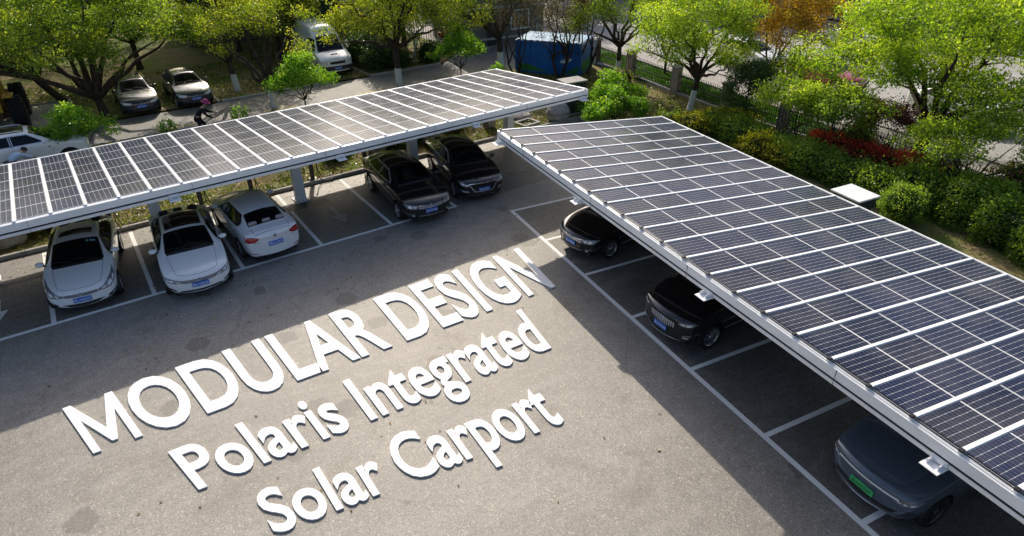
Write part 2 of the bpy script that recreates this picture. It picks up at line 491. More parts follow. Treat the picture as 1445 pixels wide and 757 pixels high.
kerb('kerb', [(8.55, 18.3), (8.45, 23.6)], .10); kerb('kerb', [(14.6, 18.5), (14.4, 23.6)], .10); kerb('kerb', [(17.2, 18.4), (17.1, 21)], .10)
kerb('kerb', [(FX(-40) + 4.67, -40), (FX(30) + 4.67, 30)], .14); kerb('kerb', [(FX(-40) + 2.67, -40), (FX(30) + 2.67, 30)], .11)
kerb('kerb', [rp(30, 7.28)[:2], rp(2, 7.28)[:2], (22.3, 5.0)], .12)
# brick parking pads in the far lawn
sheet('parking_pad', [(8.72, 18.45), (14.4, 18.45), (14.3, 23.6), (8.6, 23.6)], .062, M['litter'])
sheet('parking_pad', [(-1.6, 18.5), (2.0, 18.5), (1.9, 23), (-1.7, 23)], .15, M['paver'])
kerb('kerb', [(2.1, 18.6), (2.0, 23.1), (-1.8, 23.1)], .22)

# painted markings
def marking(name, segs, mat=None, z=.004):
    b = MB()
    for (x0, y0), (x1, y1), w in segs:
        d = Vector((x1 - x0, y1 - y0, 0)); n = Vector((-d.y, d.x, 0)).normalized() * (w / 2)
        a = Vector((x0, y0, z)); c = Vector((x1, y1, z))
        b.quad(a - n, c - n, c + n, a + n)
    o = b.build(name, mat or M['line']); return tag(o, kind='structure')
segs = [((-12.5, 0), (12.55, -.0), .13)]
for k in range(-4, 6):
    segs.append(((k * 2.5, .066), (k * 2.5 - .02, 4.75), .12))
marking('bay_marking', segs)
segs = [(rp(-.065, 0)[:2], rp(23, 0)[:2], .13)]
for k in range(0, 10):
    segs.append((rp(k * 2.4276, .066)[:2], rp(k * 2.4276, 4.9)[:2], .12))
marking('bay_marking', segs)
# faded arrow in the empty bay
b = MB(); z = .004
b.quad((8.72, 1.75, z), (8.84, 1.75, z), (8.84, 2.55, z), (8.72, 2.55, z))
b.add([(8.53, 1.75, z), (8.78, 1.15, z), (9.03, 1.75, z)], [(0, 1, 2)])
tag(b.build('arrow_marking', M['line_faint']), kind='structure')
b = MB()
b.quad((-1.32, 1.55, z), (-1.2, 1.55, z), (-1.2, 2.3, z), (-1.32, 2.3, z)); b.add([(-1.5, 1.55, z), (-1.26, .95, z), (-1.02, 1.55, z)], [(0, 1, 2)])
tag(b.build('arrow_marking', M['line']), kind='structure')
# dashed yellow centre line of the service road
marking('road_marking', [((x, 15.35), (x + 1.75, 15.35), .11) for x in np.arange(-20, 22, 5.0) + .05], M['yellow'])
marking('road_marking', [((FX(y) + 14, y), (FX(y + 4) + 14, y + 4), .16) for y in range(-40, 60, 9)], M['line'])

# ------------------------------------------------------------------ carports
def panel_mesh(name, w, l):
    t = .034
    me_b = MB()
    V = [(0, 0, 0), (w, 0, 0), (w, l, 0), (0, l, 0), (0, 0, -t), (w, 0, -t), (w, l, -t), (0, l, -t)]
    F = [(0, 1, 2, 3), (0, 4, 5, 1), (1, 5, 6, 2), (2, 6, 7, 3), (3, 7, 4, 0), (7, 6, 5, 4)]
    me = bpy.data.meshes.new(name); me.from_pydata(V, [], F)
    me.materials.append(M['cells']); me.materials.append(M['white_alu'])
    for i, p in enumerate(me.polygons): p.material_index = 0 if i == 0 else 1
    uv = me.uv_layers.new(name='UVMap')
    for p in me.polygons:
        for li in p.loop_indices:
            v = V[me.loops[li].vertex_index]; uv.data[li].uv = (v[0] / w, v[1] / l)
    me.update()
    return me

def carport(name, label, loc, rz, depth, zf, zb, k0, k1, pitch, cols, lugs, col_y, rail):
    t = empty(name, label, 'carport', loc, rz)
    x0, x1 = k0 * pitch - .06, k1 * pitch + .06
    tilt = math.atan2(zb - zf, depth)
    sl = math.hypot(depth, zb - zf)
    RX = Matrix.Rotation(tilt, 4, 'X')
    gap = .024; pl = (sl - .03 - gap * 2) / 3; sw = .078; pw = pitch - sw
    pm = panel_mesh('solar_panel', pw, pl)
    for k in range(k0, k1):
        for j in range(3):
            o = link('solar_panel', pm, t)
            y = .015 + j * (pl + gap)
            o.location = (k * pitch + sw / 2, y * math.cos(tilt), zf + y * math.sin(tilt) + random.uniform(-.002, .002))
            o.rotation_euler = (tilt + random.uniform(-.002, .002), random.uniform(-.003, .003), 0)
    # cover strip between neighbouring panels, running up the slope
    b = MB()
    b.box((0, sl / 2 - .04, .004), (sw - .006, sl + .09, .03), 0, None, .008)
    b.box((0, -.075, -.006), (sw * .8, .04, .026), 0, None, .008)
    sm = b.mesh('cover_strip', M['white_steel'])
    for k in range(k0, k1 + 1):
        o = link('cover_strip', sm, t)
        o.location = (k * pitch, 0, zf); o.rotation_euler = (tilt, 0, 0)
    # gutter tray under the panels: what shows through the thin seams
    b = MB()
    b.box((0, 0, 0), (x1 - x0, sl, .02), 0)
    for i in range(len(b.m)): b.m[i] = 0
    b.m[4] = 1
    o = b.build('roof_tray', [M['white_steel'], M['panel_back']], t)
    o.location = ((x0 + x1) / 2, depth / 2, (zf + zb) / 2 - .052); o.rotation_euler = (tilt, 0, 0)
    # front fascia with a black strip as painted shadow in its groove
    b = MB()
    pr = [(0, .0), (-.05, .004), (-.115, -.012), (-.125, -.20), (-.10, -.212), (-.10, -.245), (-.125, -.255), (-.118, -.335), (-.03, -.345), (0, -.33)]
    n = len(pr)
    vs = [(x0 - .05, y, zf + z - .02) for y, z in pr] + [(x1 + .05, y, zf + z - .02) for y, z in pr]
    fs = [(i, (i + 1) % n, n + (i + 1) % n, n + i) for i in range(n)] + [list(range(n))[::-1], list(range(n, 2 * n))]
    b.add(vs, fs)
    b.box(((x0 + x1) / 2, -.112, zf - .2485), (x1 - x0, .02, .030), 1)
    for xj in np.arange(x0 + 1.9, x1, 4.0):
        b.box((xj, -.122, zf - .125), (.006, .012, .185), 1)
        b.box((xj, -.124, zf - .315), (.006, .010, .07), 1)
    b.build('front_fascia', [M['white_steel'], M['groove_shade_joint']], t)
    b = MB()
    b.box(((x0 + x1) / 2, depth + .03, zb - .09), (x1 - x0 + .1, .05, .20), 0, None, .01)
    b.build('rear_fascia', M['white_steel'], t)
    for xx in (x0 - .03, x1 + .03):
        b = MB()
        b.box((0, sl / 2, -.10), (.05, sl - .02, .19), 0, None, .01)
        o = b.build('end_fascia', M['white_steel'], t); o.location = (xx, 0, zf); o.rotation_euler = (tilt, 0, 0)
    # purlins, their ends stick out past the last panel
    for f in (.14, .38, .62, .86):
        b = MB(); yy = depth * f; zz = zf + (zb - zf) * f
        b.box(((x0 + x1) / 2, yy, zz - .13), (x1 - x0 + .36, .09, .11), 0)
        b.build('purlin', M['white_steel'], t)
    # beams and columns
    for cx in cols:
        b = MB()
        h = .30
        for (ya, yb) in ((.1, depth - .1),):
            za = zf + (zb - zf) * ya / depth - .19; zc = zf + (zb - zf) * yb / depth - .19
            zm = (za + zc) / 2
            pr = [(ya, za), (yb, zc), (yb, zc - .14), (col_y + .25, zm - h - .02), (col_y - .25, zm - h), (ya, za - .14)]
            M4 = Matrix(((0, 0, 1), (1, 0, 0), (0, 1, 0)))
            b.prism(pr, cx - .07, cx + .07, 0, M4)
            for s in (-1, 1):
                pass
        b.box((cx, depth / 2, 0), (.20, .02, .02))
        b.build('beam', M['white_steel'], t)
        zt = (zf + zb) / 2 - .19 - h
        b = MB()
        b.box((cx, col_y, zt / 2), (.30, .012, zt), 0); b.box((cx, col_y - .17, zt / 2), (.32, .022, zt), 0, None, .004)
        b.box((cx, col_y + .17, zt / 2), (.32, .022, zt), 0, None, .004); b.box((cx, col_y, zt / 2), (.26, .33, zt - .002), 0)
        c = b.build('column', M['white_steel'], t)
        b = MB()
        b.box((cx, col_y, .02), (.52, .56, .04), 0, None, .006)
        for i in range(4):
            for sx, sy in ((-1, 0), (1, 0), (0, -1), (0, 1)):
                pass
        for sx in (-1, 0, 1):
            for sy in (-1, 1):
                b.box((cx + sx * .14, col_y + sy * .225, .12), (.016, .08, .16), 0)
                b.tube([(cx + sx * .20, col_y + sy * .25, .04), (cx + sx * .20, col_y + sy * .25, .085)], .016, 6, 1)
        b.build('base_plate', [M['white_steel'], M['alu_dark']], c)
    for cx in cols[1::2]:
        b = MB(); q = .20
        b.tube([(cx + q, col_y + .22, .12), (cx + q, col_y + .22, 1.75), (cx + q, col_y + .5, 1.92), (cx + q, depth - .12, zb - .20)], .04, 8)
        b.build('downpipe', M['white_steel'], t)
    for lx in lugs:
        b = MB()
        b.box((lx, -.14, zf - .378), (.30, .46, .018), 0, None, .004)
        for s in (-.09, .09):
            b.box((lx + s, -.20, zf - .33), (.014, .16, .09), 0)
        b.box((lx, -.142, zf - .30), (.26, .03, .10), 0, None, .006)
        b.build('bracket', M['white_steel'], t)
    if rail:
        b = MB()
        for yy, zz in ((-.02, .032), (-.062, .026)):
            b.tube([(x0, yy, zf + zz), (x1, yy, zf + zz)], .011, 6, 0)
        for k in range(k0, k1 + 1):
            b.box((k * pitch, -.045, zf + .036), (.075, .085, .036), 1, None, .008)
        b.build('edge_rail', [M['alu_dark'], M['black_plastic']], t)
    return t

PITCH = .8
carport('solar_carport', 'white steel solar carport over the row of white and black cars along the kerb', (0.08, .56, 0), .03, 6.26, 2.87, 2.38, -7, 24, PITCH,
        [-6.2, -1.42, 3.37, 8.12, 12.87, 17.62], [-1.5, 3.69, 8.71, 13.89, 19.0], 3.05, False)
carport('solar_carport', 'white steel solar carport with bluish panels covering the nose-out black and grey cars', (13.78, -1.81, 0), math.atan2(DV.y, DV.x), 6.76, 2.86, 2.27, -1, 26, PITCH,
        [-.6, 4.5, 9.75, 15.0, 20.2], [-.62, 4.51, 9.79, 15.03, 20.2], 3.6, True)
# ------------------------------------------------------------------ cars
def sedan_stations(p):
    L, H, zn, zc, zd = p['L'], p['H'], p['zn'], p['zc'], p['zd']
    co_, he, re, ds, fo = p['cowl'], p['header'], p['roofend'], p['deck'], p['fo']
    mid = (he + re) / 2 - .1
    zh = zn + (zc - zn) * .52
    g = p.get('glass_in', .63)
    st = [  # s, zb, ws, wm, zm, wb, zs, y6, z6, z8, cx
        (.05, .27, .66, .80, .46, .77, zn - .12, .55, zn - .06, zn - .035, .24),
        (.15, .21, .80, .92, .48, .89, zn - .01, .60, zn + .035, zn + .06, .22),
        (.50, .19, .88, .985, .50, .96, zn + .09, .66, zn + .125, zn + .155, .12),
        (fo + .05, .18, .90, 1.0, .54, .975, zh + .05, .69, zh + .085, zh + .12, .06),
        (co_ - .03, .18, .90, 1.0, .56, .975, zc - .03, .735, zc, zc + .03, .11),
        (co_ + .07, .18, .90, 1.0, .56, .975, zc - .02, .725, zc + .06, zc + .085, .11),
        (he - .10, .18, .90, 1.0, .56, .97, zc + .00, g + .012, H - .12, H - .05, .10),
        (he + .07, .18, .90, 1.0, .56, .97, zc + .005, g, H - .075, H - .004, .08),
        (mid, .18, .90, 1.0, .56, .97, zc + .02, g, H - .062, H + .012, 0),
        (re - .08, .18, .90, 1.0, .56, .97, zc + .03, g - .03, H - .10, H - .025, -.07),
        (re + .12, .18, .90, .995, .56, .97, zc + .035, g - .02, H - .16, H - .085, -.08),
        (ds - .08, .19, .90, .99, .56, .96, zc + .03, .655, zd + .07, zd + .11, -.10),
        (ds + .06, .19, .89, .985, .56, .955, zc + .02, .66, zd + .005, zd + .04, -.10),
        (L - .22, .22, .86, .965, .56, .93, zd - .05, .64, zd - .005, zd + .03, -.13),
        (L - .09, .24, .80, .92, .56, .88, zd - .12, .60, zd - .06, zd - .02, -.17),
        (L - .04, .32, .68, .82, .54, .78, zd - .24, .54, zd - .18, zd - .15, -.18)]
    return st

def suv_stations(p):
    L, H, zn, zc = p['L'], p['H'], p['zn'], p['zc']
    co_, he, re, fo = p['cowl'], p['header'], p['roofend'], p['fo']
    zb = p.get('zb', .22); g = p.get('glass_in', .66); zt = p.get('zt', zc + .06)
    mid = (he + re) / 2; zh = zn + (zc - zn) * .55
    return [
        (.04, zb + .10, .68, .82, .54, .80, zn - .14, .58, zn - .06, zn - .03, .22),
        (.14, zb + .03, .82, .93, .56, .91, zn - .01, .63, zn + .04, zn + .065, .20),
        (.48, zb, .89, .985, .58, .965, zn + .08, .69, zn + .12, zn + .15, .11),
        (fo + .05, zb, .91, 1.0, .60, .98, zh + .05, .72, zh + .08, zh + .11, .05),
        (co_ - .03, zb, .91, 1.0, .62, .98, zc - .03, .76, zc, zc + .03, .11),
        (co_ + .07, zb, .91, 1.0, .62, .98, zc - .02, .75, zc + .06, zc + .085, .11),
        (he - .10, zb, .91, 1.0, .62, .975, zc, g + .012, H - .13, H - .055, .10),
        (he + .07, zb, .91, 1.0, .62, .975, zc + .01, g, H - .08, H - .006, .08),
        (mid, zb, .91, 1.0, .62, .975, zc + .03, g, H - .06, H + .012, 0),
        (re - .12, zb, .91, 1.0, .62, .97, zc + .05, g - .03, H - .09, H - .02, -.07),
        (re + .05, zb, .90, .99, .62, .965, zc + .05, g - .045, H - .14, H - .065, -.09),
        (L - .33, zb, .89, .985, .64, .95, zt, .70, zt + .10, zt + .15, -.12),
        (L - .16, zb + .02, .86, .965, .64, .93, zt - .04, .70, zt + .01, zt + .04, -.14),
        (L - .06, zb + .08, .80, .91, .62, .88, zt - .18, .66, zt - .14, zt - .11, -.16),
        (L - .03, zb + .16, .70, .82, .60, .80, zt - .34, .58, zt - .30, zt - .27, -.16)]

def van_stations(p):
    L, H, zn, zc = p['L'], p['H'], p['zn'], p['zc']
    co_, he, fo = p['cowl'], p['header'], p['fo']
    r = []
    for row in [
        (.04, .36, .72, .85, .62, .84, zn - .16, .64, zn - .06, zn - .02, .18),
        (.14, .28, .86, .95, .62, .94, zn - .02, .70, zn + .05, zn + .09, .16),
        (.45, .26, .92, .99, .64, .985, zn + .10, .74, zn + .16, zn + .20, .09),
        (co_ - .04, .26, .93, 1.0, .66, .99, zc - .03, .80, zc, zc + .04, .12),
        (co_ + .06, .26, .93, 1.0, .66, .99, zc - .01, .795, zc + .07, zc + .10, .12),
        (he - .10, .26, .93, 1.0, .66, .985, zc + .12, .78, 2.02, 2.09, .12),
        (he + .02, .26, .93, 1.0, .66, .985, zc + .14, .78, 2.12, 2.22, .12),
        (he + .45, .26, .93, 1.0, .66, .985, zc + .15, .74, H - .16, H - .05, .12),
        (he + .85, .26, .93, 1.0, .66, .985, zc + .15, .72, H - .10, H - .005, .05),
        (L * .6, .26, .93, 1.0, .66, .985, zc + .15, .72, H - .10, H, 0),
        (L - .25, .26, .93, 1.0, .66, .985, zc + .15, .72, H - .11, H - .01, 0),
        (L - .08, .28, .92, .99, .66, .975, zc + .14, .70, H - .16, H - .06, -.03),
        (L - .02, .36, .88, .95, .66, .94, zc + .10, .66, H - .28, H - .20, -.03)]:
        r.append(row)
    return r

def car_shell(p, stations):
    hw = p['W'] / 2; L = p['L']
    V = []; F = []; crease = {}
    def pt(s, y, z, cx): return (L / 2 - s - cx * y * y, y * hw, z)
    n = 9
    for si, (s, zb, ws, wm, zm, wb, zs, y6, z6, z8, cx) in enumerate(stations):
        pts = [(0, zb), (ws * .6, zb), (ws, zb + .07), (wm, zm), (wb + .008, zs - .085), (wb - .02, zs), (y6, z6), (y6 * .5, z6 + .72 * (z8 - z6)), (0, z8)]
        for y, z in pts: V.append(pt(s, y, z, cx))
        for y, z in pts[1:-1]: V.append(pt(s, -y, z, cx))
    ring = 2 * n - 2
    def idx(si, k): return si * ring + k          # k 0..8 right half, 9..15 mirrored 1..7
    order = list(range(0, 9)) + [15, 14, 13, 12, 11, 10, 9]
    for si in range(len(stations) - 1):
        for a in range(ring):
            k0, k1 = order[a], order[(a + 1) % ring]
            F.append((idx(si, k0), idx(si, k1), idx(si + 1, k1), idx(si + 1, k0)))
    for end in (0, len(stations) - 1):
        zs = [V[idx(end, k)][2] for k in range(9)]
        x0 = V[idx(end, 0)][0]
        c = [idx(end, 0)]
        for k in range(1, 8):
            V.append((x0 + (.035 if end == 0 else -.03) * (1 if 2 <= k <= 4 else .5), 0, zs[k])); c.append(len(V) - 1)
        c.append(idx(end, 8))
        for k in range(8):
            for side in (0, 1):
                a = idx(end, k if side == 0 or k == 0 else k + 8); b2 = idx(end, k + 1 if side == 0 or k == 7 else k + 9)
                f = [a, b2, c[k + 1], c[k]]
                ff = []
                for q in f:
                    if q not in ff: ff.append(q)
                if (side == 0) == (end == 0): ff = ff[::-1]
                F.append(tuple(ff))
    me = bpy.data.meshes.new('tmp'); me.from_pydata(V, [], F); me.update()
    # creases along the shoulder, the roof edge, the cowl and the header
    cr = me.attributes.new('crease_edge', 'FLOAT', 'EDGE')
    cs = set()
    cb = p.get('cowl_index', 4)
    vals = np.zeros(len(me.edges), np.float32)
    for e in me.edges:
        a, b2 = e.vertices
        if a >= len(stations) * ring or b2 >= len(stations) * ring: continue
        sa, ka = divmod(a, ring); sb, kb = divmod(b2, ring)
        if ka == kb and ka in (5, 13): vals[e.index] = .45
        if ka == kb and ka in (6, 14) and sa >= cb: vals[e.index] = .35
        if ka == kb and ka in (2, 10): vals[e.index] = .3
        if sa == sb and sa == cb and ka in (5, 6, 7, 8, 13, 14, 15) and kb in (5, 6, 7, 8, 13, 14, 15): vals[e.index] = .4
    cr.data.foreach_set('value', vals)
    o = bpy.data.objects.new('tmp', me); COL.objects.link(o)
    md = o.modifiers.new('s', 'SUBSURF'); md.levels = 3; md.render_levels = 3; md.use_limit_surface = False
    dg = bpy.context.evaluated_depsgraph_get()
    ev = o.evaluated_get(dg); m2 = ev.to_mesh()
    VV = [v.co.copy() for v in m2.vertices]; FF = [tuple(f.vertices) for f in m2.polygons]
    ev.to_mesh_clear(); bpy.data.objects.remove(o); bpy.data.meshes.remove(me)
    return VV, FF

def in_poly(x, y, P):
    c = False; n = len(P); j = n - 1
    for i in range(n):
        xi, yi = P[i]; xj, yj = P[j]
        if (yi > y) != (yj > y) and x < (xj - xi) * (y - yi) / (yj - yi) + xi: c = not c
        j = i
    return c

class Car:
    def __init__(s, p, label, cat='car', group=None):
        s.p = p; s.hw = p['W'] / 2; s.L = p['L']
        s.root = empty(p.get('name', 'parked_car'), label, cat, group=group)
        s.V, s.F = car_shell(p, p['stations'](p))
        s.bvh = BVHTree.FromPolygons(s.V, s.F)
        bm = bmesh.new()
        vs = [bm.verts.new(v) for v in s.V]
        for f in s.F: bm.faces.new([vs[i] for i in f])
        bmesh.ops.recalc_face_normals(bm, faces=bm.faces[:])
        s.bm = bm
    AX = {'F': (Vector((-1, 0, 0)), Vector((0, 1, 0)), Vector((0, 0, 1))), 'R': (Vector((1, 0, 0)), Vector((0, 1, 0)), Vector((0, 0, 1))),
          'T': (Vector((0, 0, -1)), Vector((-1, 0, 0)), Vector((0, 1, 0))), 'L': (Vector((0, -1, 0)), Vector((-1, 0, 0)), Vector((0, 0, 1))),
          'S': (Vector((0, 1, 0)), Vector((-1, 0, 0)), Vector((0, 0, 1)))}
    def world(s, kind, a, b):
        if kind in 'FR': return Vector((0, a, b))
        if kind == 'T': return Vector((s.L / 2 - a, b, 0))
        return Vector((s.L / 2 - a, 0, b))
    def flat(s, kind, v):
        if kind in 'FR': return v.y, v.z
        if kind == 'T': return s.L / 2 - v.x, v.y
        return s.L / 2 - v.x, v.z
    def cast(s, kind, a, b):
        d = s.AX[kind][0]; o = s.world(kind, a, b) - d * 8
        loc, nor, i, dist = s.bvh.ray_cast(o, d)
        if loc is None:
            # past the outline: hold on to the nearest skin, seen from that side
            q = s.world(kind, a, b) - d * (s.L / 2 if kind in 'FR' else (.9 if kind in 'LS' else 1.0))
            loc, nor, i, dist = s.bvh.find_nearest(q)
        if nor.dot(d) > 0: nor = -nor
        return loc, nor
    def cut(s, kind, poly, side_min=None, deep=None):
        d, ua, ub = s.AX[kind]
        xs = [q[0] for q in poly]; ys = [q[1] for q in poly]
        x0, x1, y0, y1 = min(xs) - .15, max(xs) + .15, min(ys) - .15, max(ys) + .15
        def ok(f):
            c = f.calc_center_median()
            a, b = s.flat(kind, c)
            if not (x0 < a < x1 and y0 < b < y1): return False
            if kind == 'L': return c.y > s.hw * .45
            if kind == 'S': return c.y < -s.hw * .45
            if kind == 'T': return f.normal.z > .12
            if kind == 'F': return f.normal.x > .1
            return f.normal.x < -.1
        fs = [f for f in s.bm.faces if ok(f)]
        n = len(poly)
        for i in range(n):
            a, b = poly[i], poly[(i + 1) % n]
            pa, pb = s.world(kind, *a), s.world(kind, *b)
            no = (pb - pa).cross(d)
            if no.length < 1e-6: continue
            # only the faces close to this edge need the cut
            lo = (min(a[0], b[0]) - .13, min(a[1], b[1]) - .13); hi = (max(a[0], b[0]) + .13, max(a[1], b[1]) + .13)
            near = []
            for f in fs:
                if not f.is_valid: continue
                q = s.flat(kind, f.calc_center_median())
                if lo[0] < q[0] < hi[0] and lo[1] < q[1] < hi[1]: near.append(f)
            g = set(near); ed = set(); ve = set()
            for f in near: ed.update(f.edges); ve.update(f.verts)
            r = bmesh.ops.bisect_plane(s.bm, geom=list(g) + list(ed) + list(ve), plane_co=pa, plane_no=no.normalized(), dist=1e-5)
            new = [x for x in r['geom'] if isinstance(x, bmesh.types.BMFace)]
            fs = list({f for f in fs + new if f.is_valid})
        kill = [f for f in fs if f.is_valid and in_poly(*s.flat(kind, f.calc_center_median()), poly)]
        bmesh.ops.delete(s.bm, geom=kill, context='FACES')
    def patch(s, name, kind, poly, mat, off=.004, step=.07, parent=None, mb=None, mi=0):
        bm = bmesh.new()
        f = bm.faces.new([bm.verts.new((q[0], q[1], 0)) for q in poly])
        xs = [q[0] for q in poly]; ys = [q[1] for q in poly]
        for ax, lo, hi in ((0, min(xs), max(xs)), (1, min(ys), max(ys))):
            k = int((hi - lo) / step)
            for i in range(1, k + 1):
                c = [0, 0, 0]; c[ax] = lo + (hi - lo) * i / (k + 1)
                no = [0, 0, 0]; no[ax] = 1
                bmesh.ops.bisect_plane(bm, geom=bm.verts[:] + bm.edges[:] + bm.faces[:], plane_co=c, plane_no=no)
        bm.verts.index_update()
        vs = []
        for v in bm.verts:
            loc, nor = s.cast(kind, v.co.x, v.co.y); vs.append(loc + nor * off)
        fs = [[v.index for v in f.verts] for f in bm.faces]
        bm.free()
        b = mb or MB(); b.add(vs, fs, mi, True)
        if mb: return None
        return b.build(name, mat, parent or s.root)
    def ribbon(s, kind, pts, w, off=.003, closed=False, mb=None, mi=0, step=.06):
        P = [Vector((a, b, 0)) for a, b in pts]
        if closed: P.append(P[0])
        Q = []
        for a, b in zip(P[:-1], P[1:]):
            k = max(1, int((b - a).length / step))
            Q += [a.lerp(b, i / k) for i in range(k)]
        Q.append(P[-1])
        vs = []; m = len(Q)
        for i in range(m):
            if closed: d = Q[(i + 1) % (m - 1)] - Q[(i - 1) % (m - 1)]
            else: d = Q[min(i + 1, m - 1)] - Q[max(i - 1, 0)]
            if d.length < 1e-6: d = Vector((1, 0, 0))
            d.normalize(); nn = Vector((-d.y, d.x, 0)) * (w / 2)
            for q in (Q[i] + nn, Q[i] - nn):
                loc, nor = s.cast(kind, q.x, q.y); vs.append(loc + nor * off)
        fs = [(2 * i, 2 * i + 1, 2 * i + 3, 2 * i + 2) for i in range(m - 1)]
        mb.add(vs, fs, mi, True)
    def text(s, name, body, kind, ca, cb, w, h, mat, off, parent, flip=False):
        """lettering that lies on the skin at (ca, cb), w wide and h high"""
        me = text_mesh(body, .012)
        lo = [min(v.co[i] for v in me.vertices) for i in (0, 1)]; hi = [max(v.co[i] for v in me.vertices) for i in (0, 1)]
        base = [s.cast(kind, ca + sx * w / 2, cb + sy * h / 2)[0] for sx, sy in ((-1, -1), (1, -1), (1, 1), (-1, 1))]
        nor = s.cast(kind, ca, cb)[1]
        for v in me.vertices:
            u = (v.co.x - lo[0]) / (hi[0] - lo[0]); t = (v.co.y - lo[1]) / (hi[1] - lo[1])
            if flip: u = 1 - u
            q = base[0].lerp(base[1], u).lerp(base[3].lerp(base[2], u), t)
            v.co = q + nor * off
        me.materials.append(mat)
        return link(name, me, parent)

def text_mesh(body, offset=0.0, extrude=0.0, bevel=0.0):
    cu = bpy.data.curves.new('lettering', 'FONT'); cu.body = body; cu.offset = offset; cu.extrude = extrude; cu.bevel_depth = bevel
    cu.resolution_u = 5
    o = bpy.data.objects.new('lettering', cu); COL.objects.link(o)
    dg = bpy.context.evaluated_depsgraph_get()
    dg.update()
    me = bpy.data.meshes.new_from_object(o.evaluated_get(dg))
    bpy.data.objects.remove(o); bpy.data.curves.remove(cu)
    me.materials.clear()
    return me

def mir(poly): return [(-y, z) for y, z in poly][::-1]

def wheel(parent, Rr, loc, side, style, dark=False):
    w = bpy.data.objects.new('wheel', None); COL.objects.link(w); w.parent = parent; w.location = loc
    w.empty_display_size = .1
    rot = Matrix.Rotation(-side * PI / 2, 4, 'X')          # local z points outward
    ri = Rr * .70
    b = MB()
    b.lathe([(ri, -.10), (Rr * .93, -.105), (Rr * .985, -.085), (Rr, -.06), (Rr, .06), (Rr * .985, .085), (Rr * .93, .105), (ri + .01, .10), (ri, .085)], 28, 0, rot)
    b.build('tyre', M['rubber'], w)
    b = MB()
    mt = M['alloy_dark'] if dark else M['alloy']
    b.lathe([(ri + .012, .098), (ri - .012, .095), (ri - .03, .06), (ri - .03, -.06), (.02, -.05)], 28, 0, rot)
    b.lathe([(ri - .03, .01), (.02, .02)], 20, 1, rot)
    n = style
    for k in range(n):
        a = 2 * PI * k / n
        wd = .34 * ri * (5 / n) ** .8
        Mx = rot @ Matrix.Rotation(a, 4, 'Z')
        q = [Vector((.05, -wd * .42, .085)), Vector((ri - .015, -wd * .55, .082)), Vector((ri - .015, wd * .55, .082)), Vector((.05, wd * .42, .085)),
             Vector((.05, -wd * .42, .03)), Vector((ri - .015, -wd * .55, .03)), Vector((ri - .015, wd * .55, .03)), Vector((.05, wd * .42, .03))]
        b.add([Mx @ v for v in q], [(0, 1, 2, 3), (0, 4, 5, 1), (3, 2, 6, 7), (1, 5, 6, 2)], 0)
    b.lathe([(.075, .04), (.072, .09), (.04, .098), (0.001, .098)], 16, 0, rot)
    b.build('rim', [mt, M['black_plastic']], w)
    return w

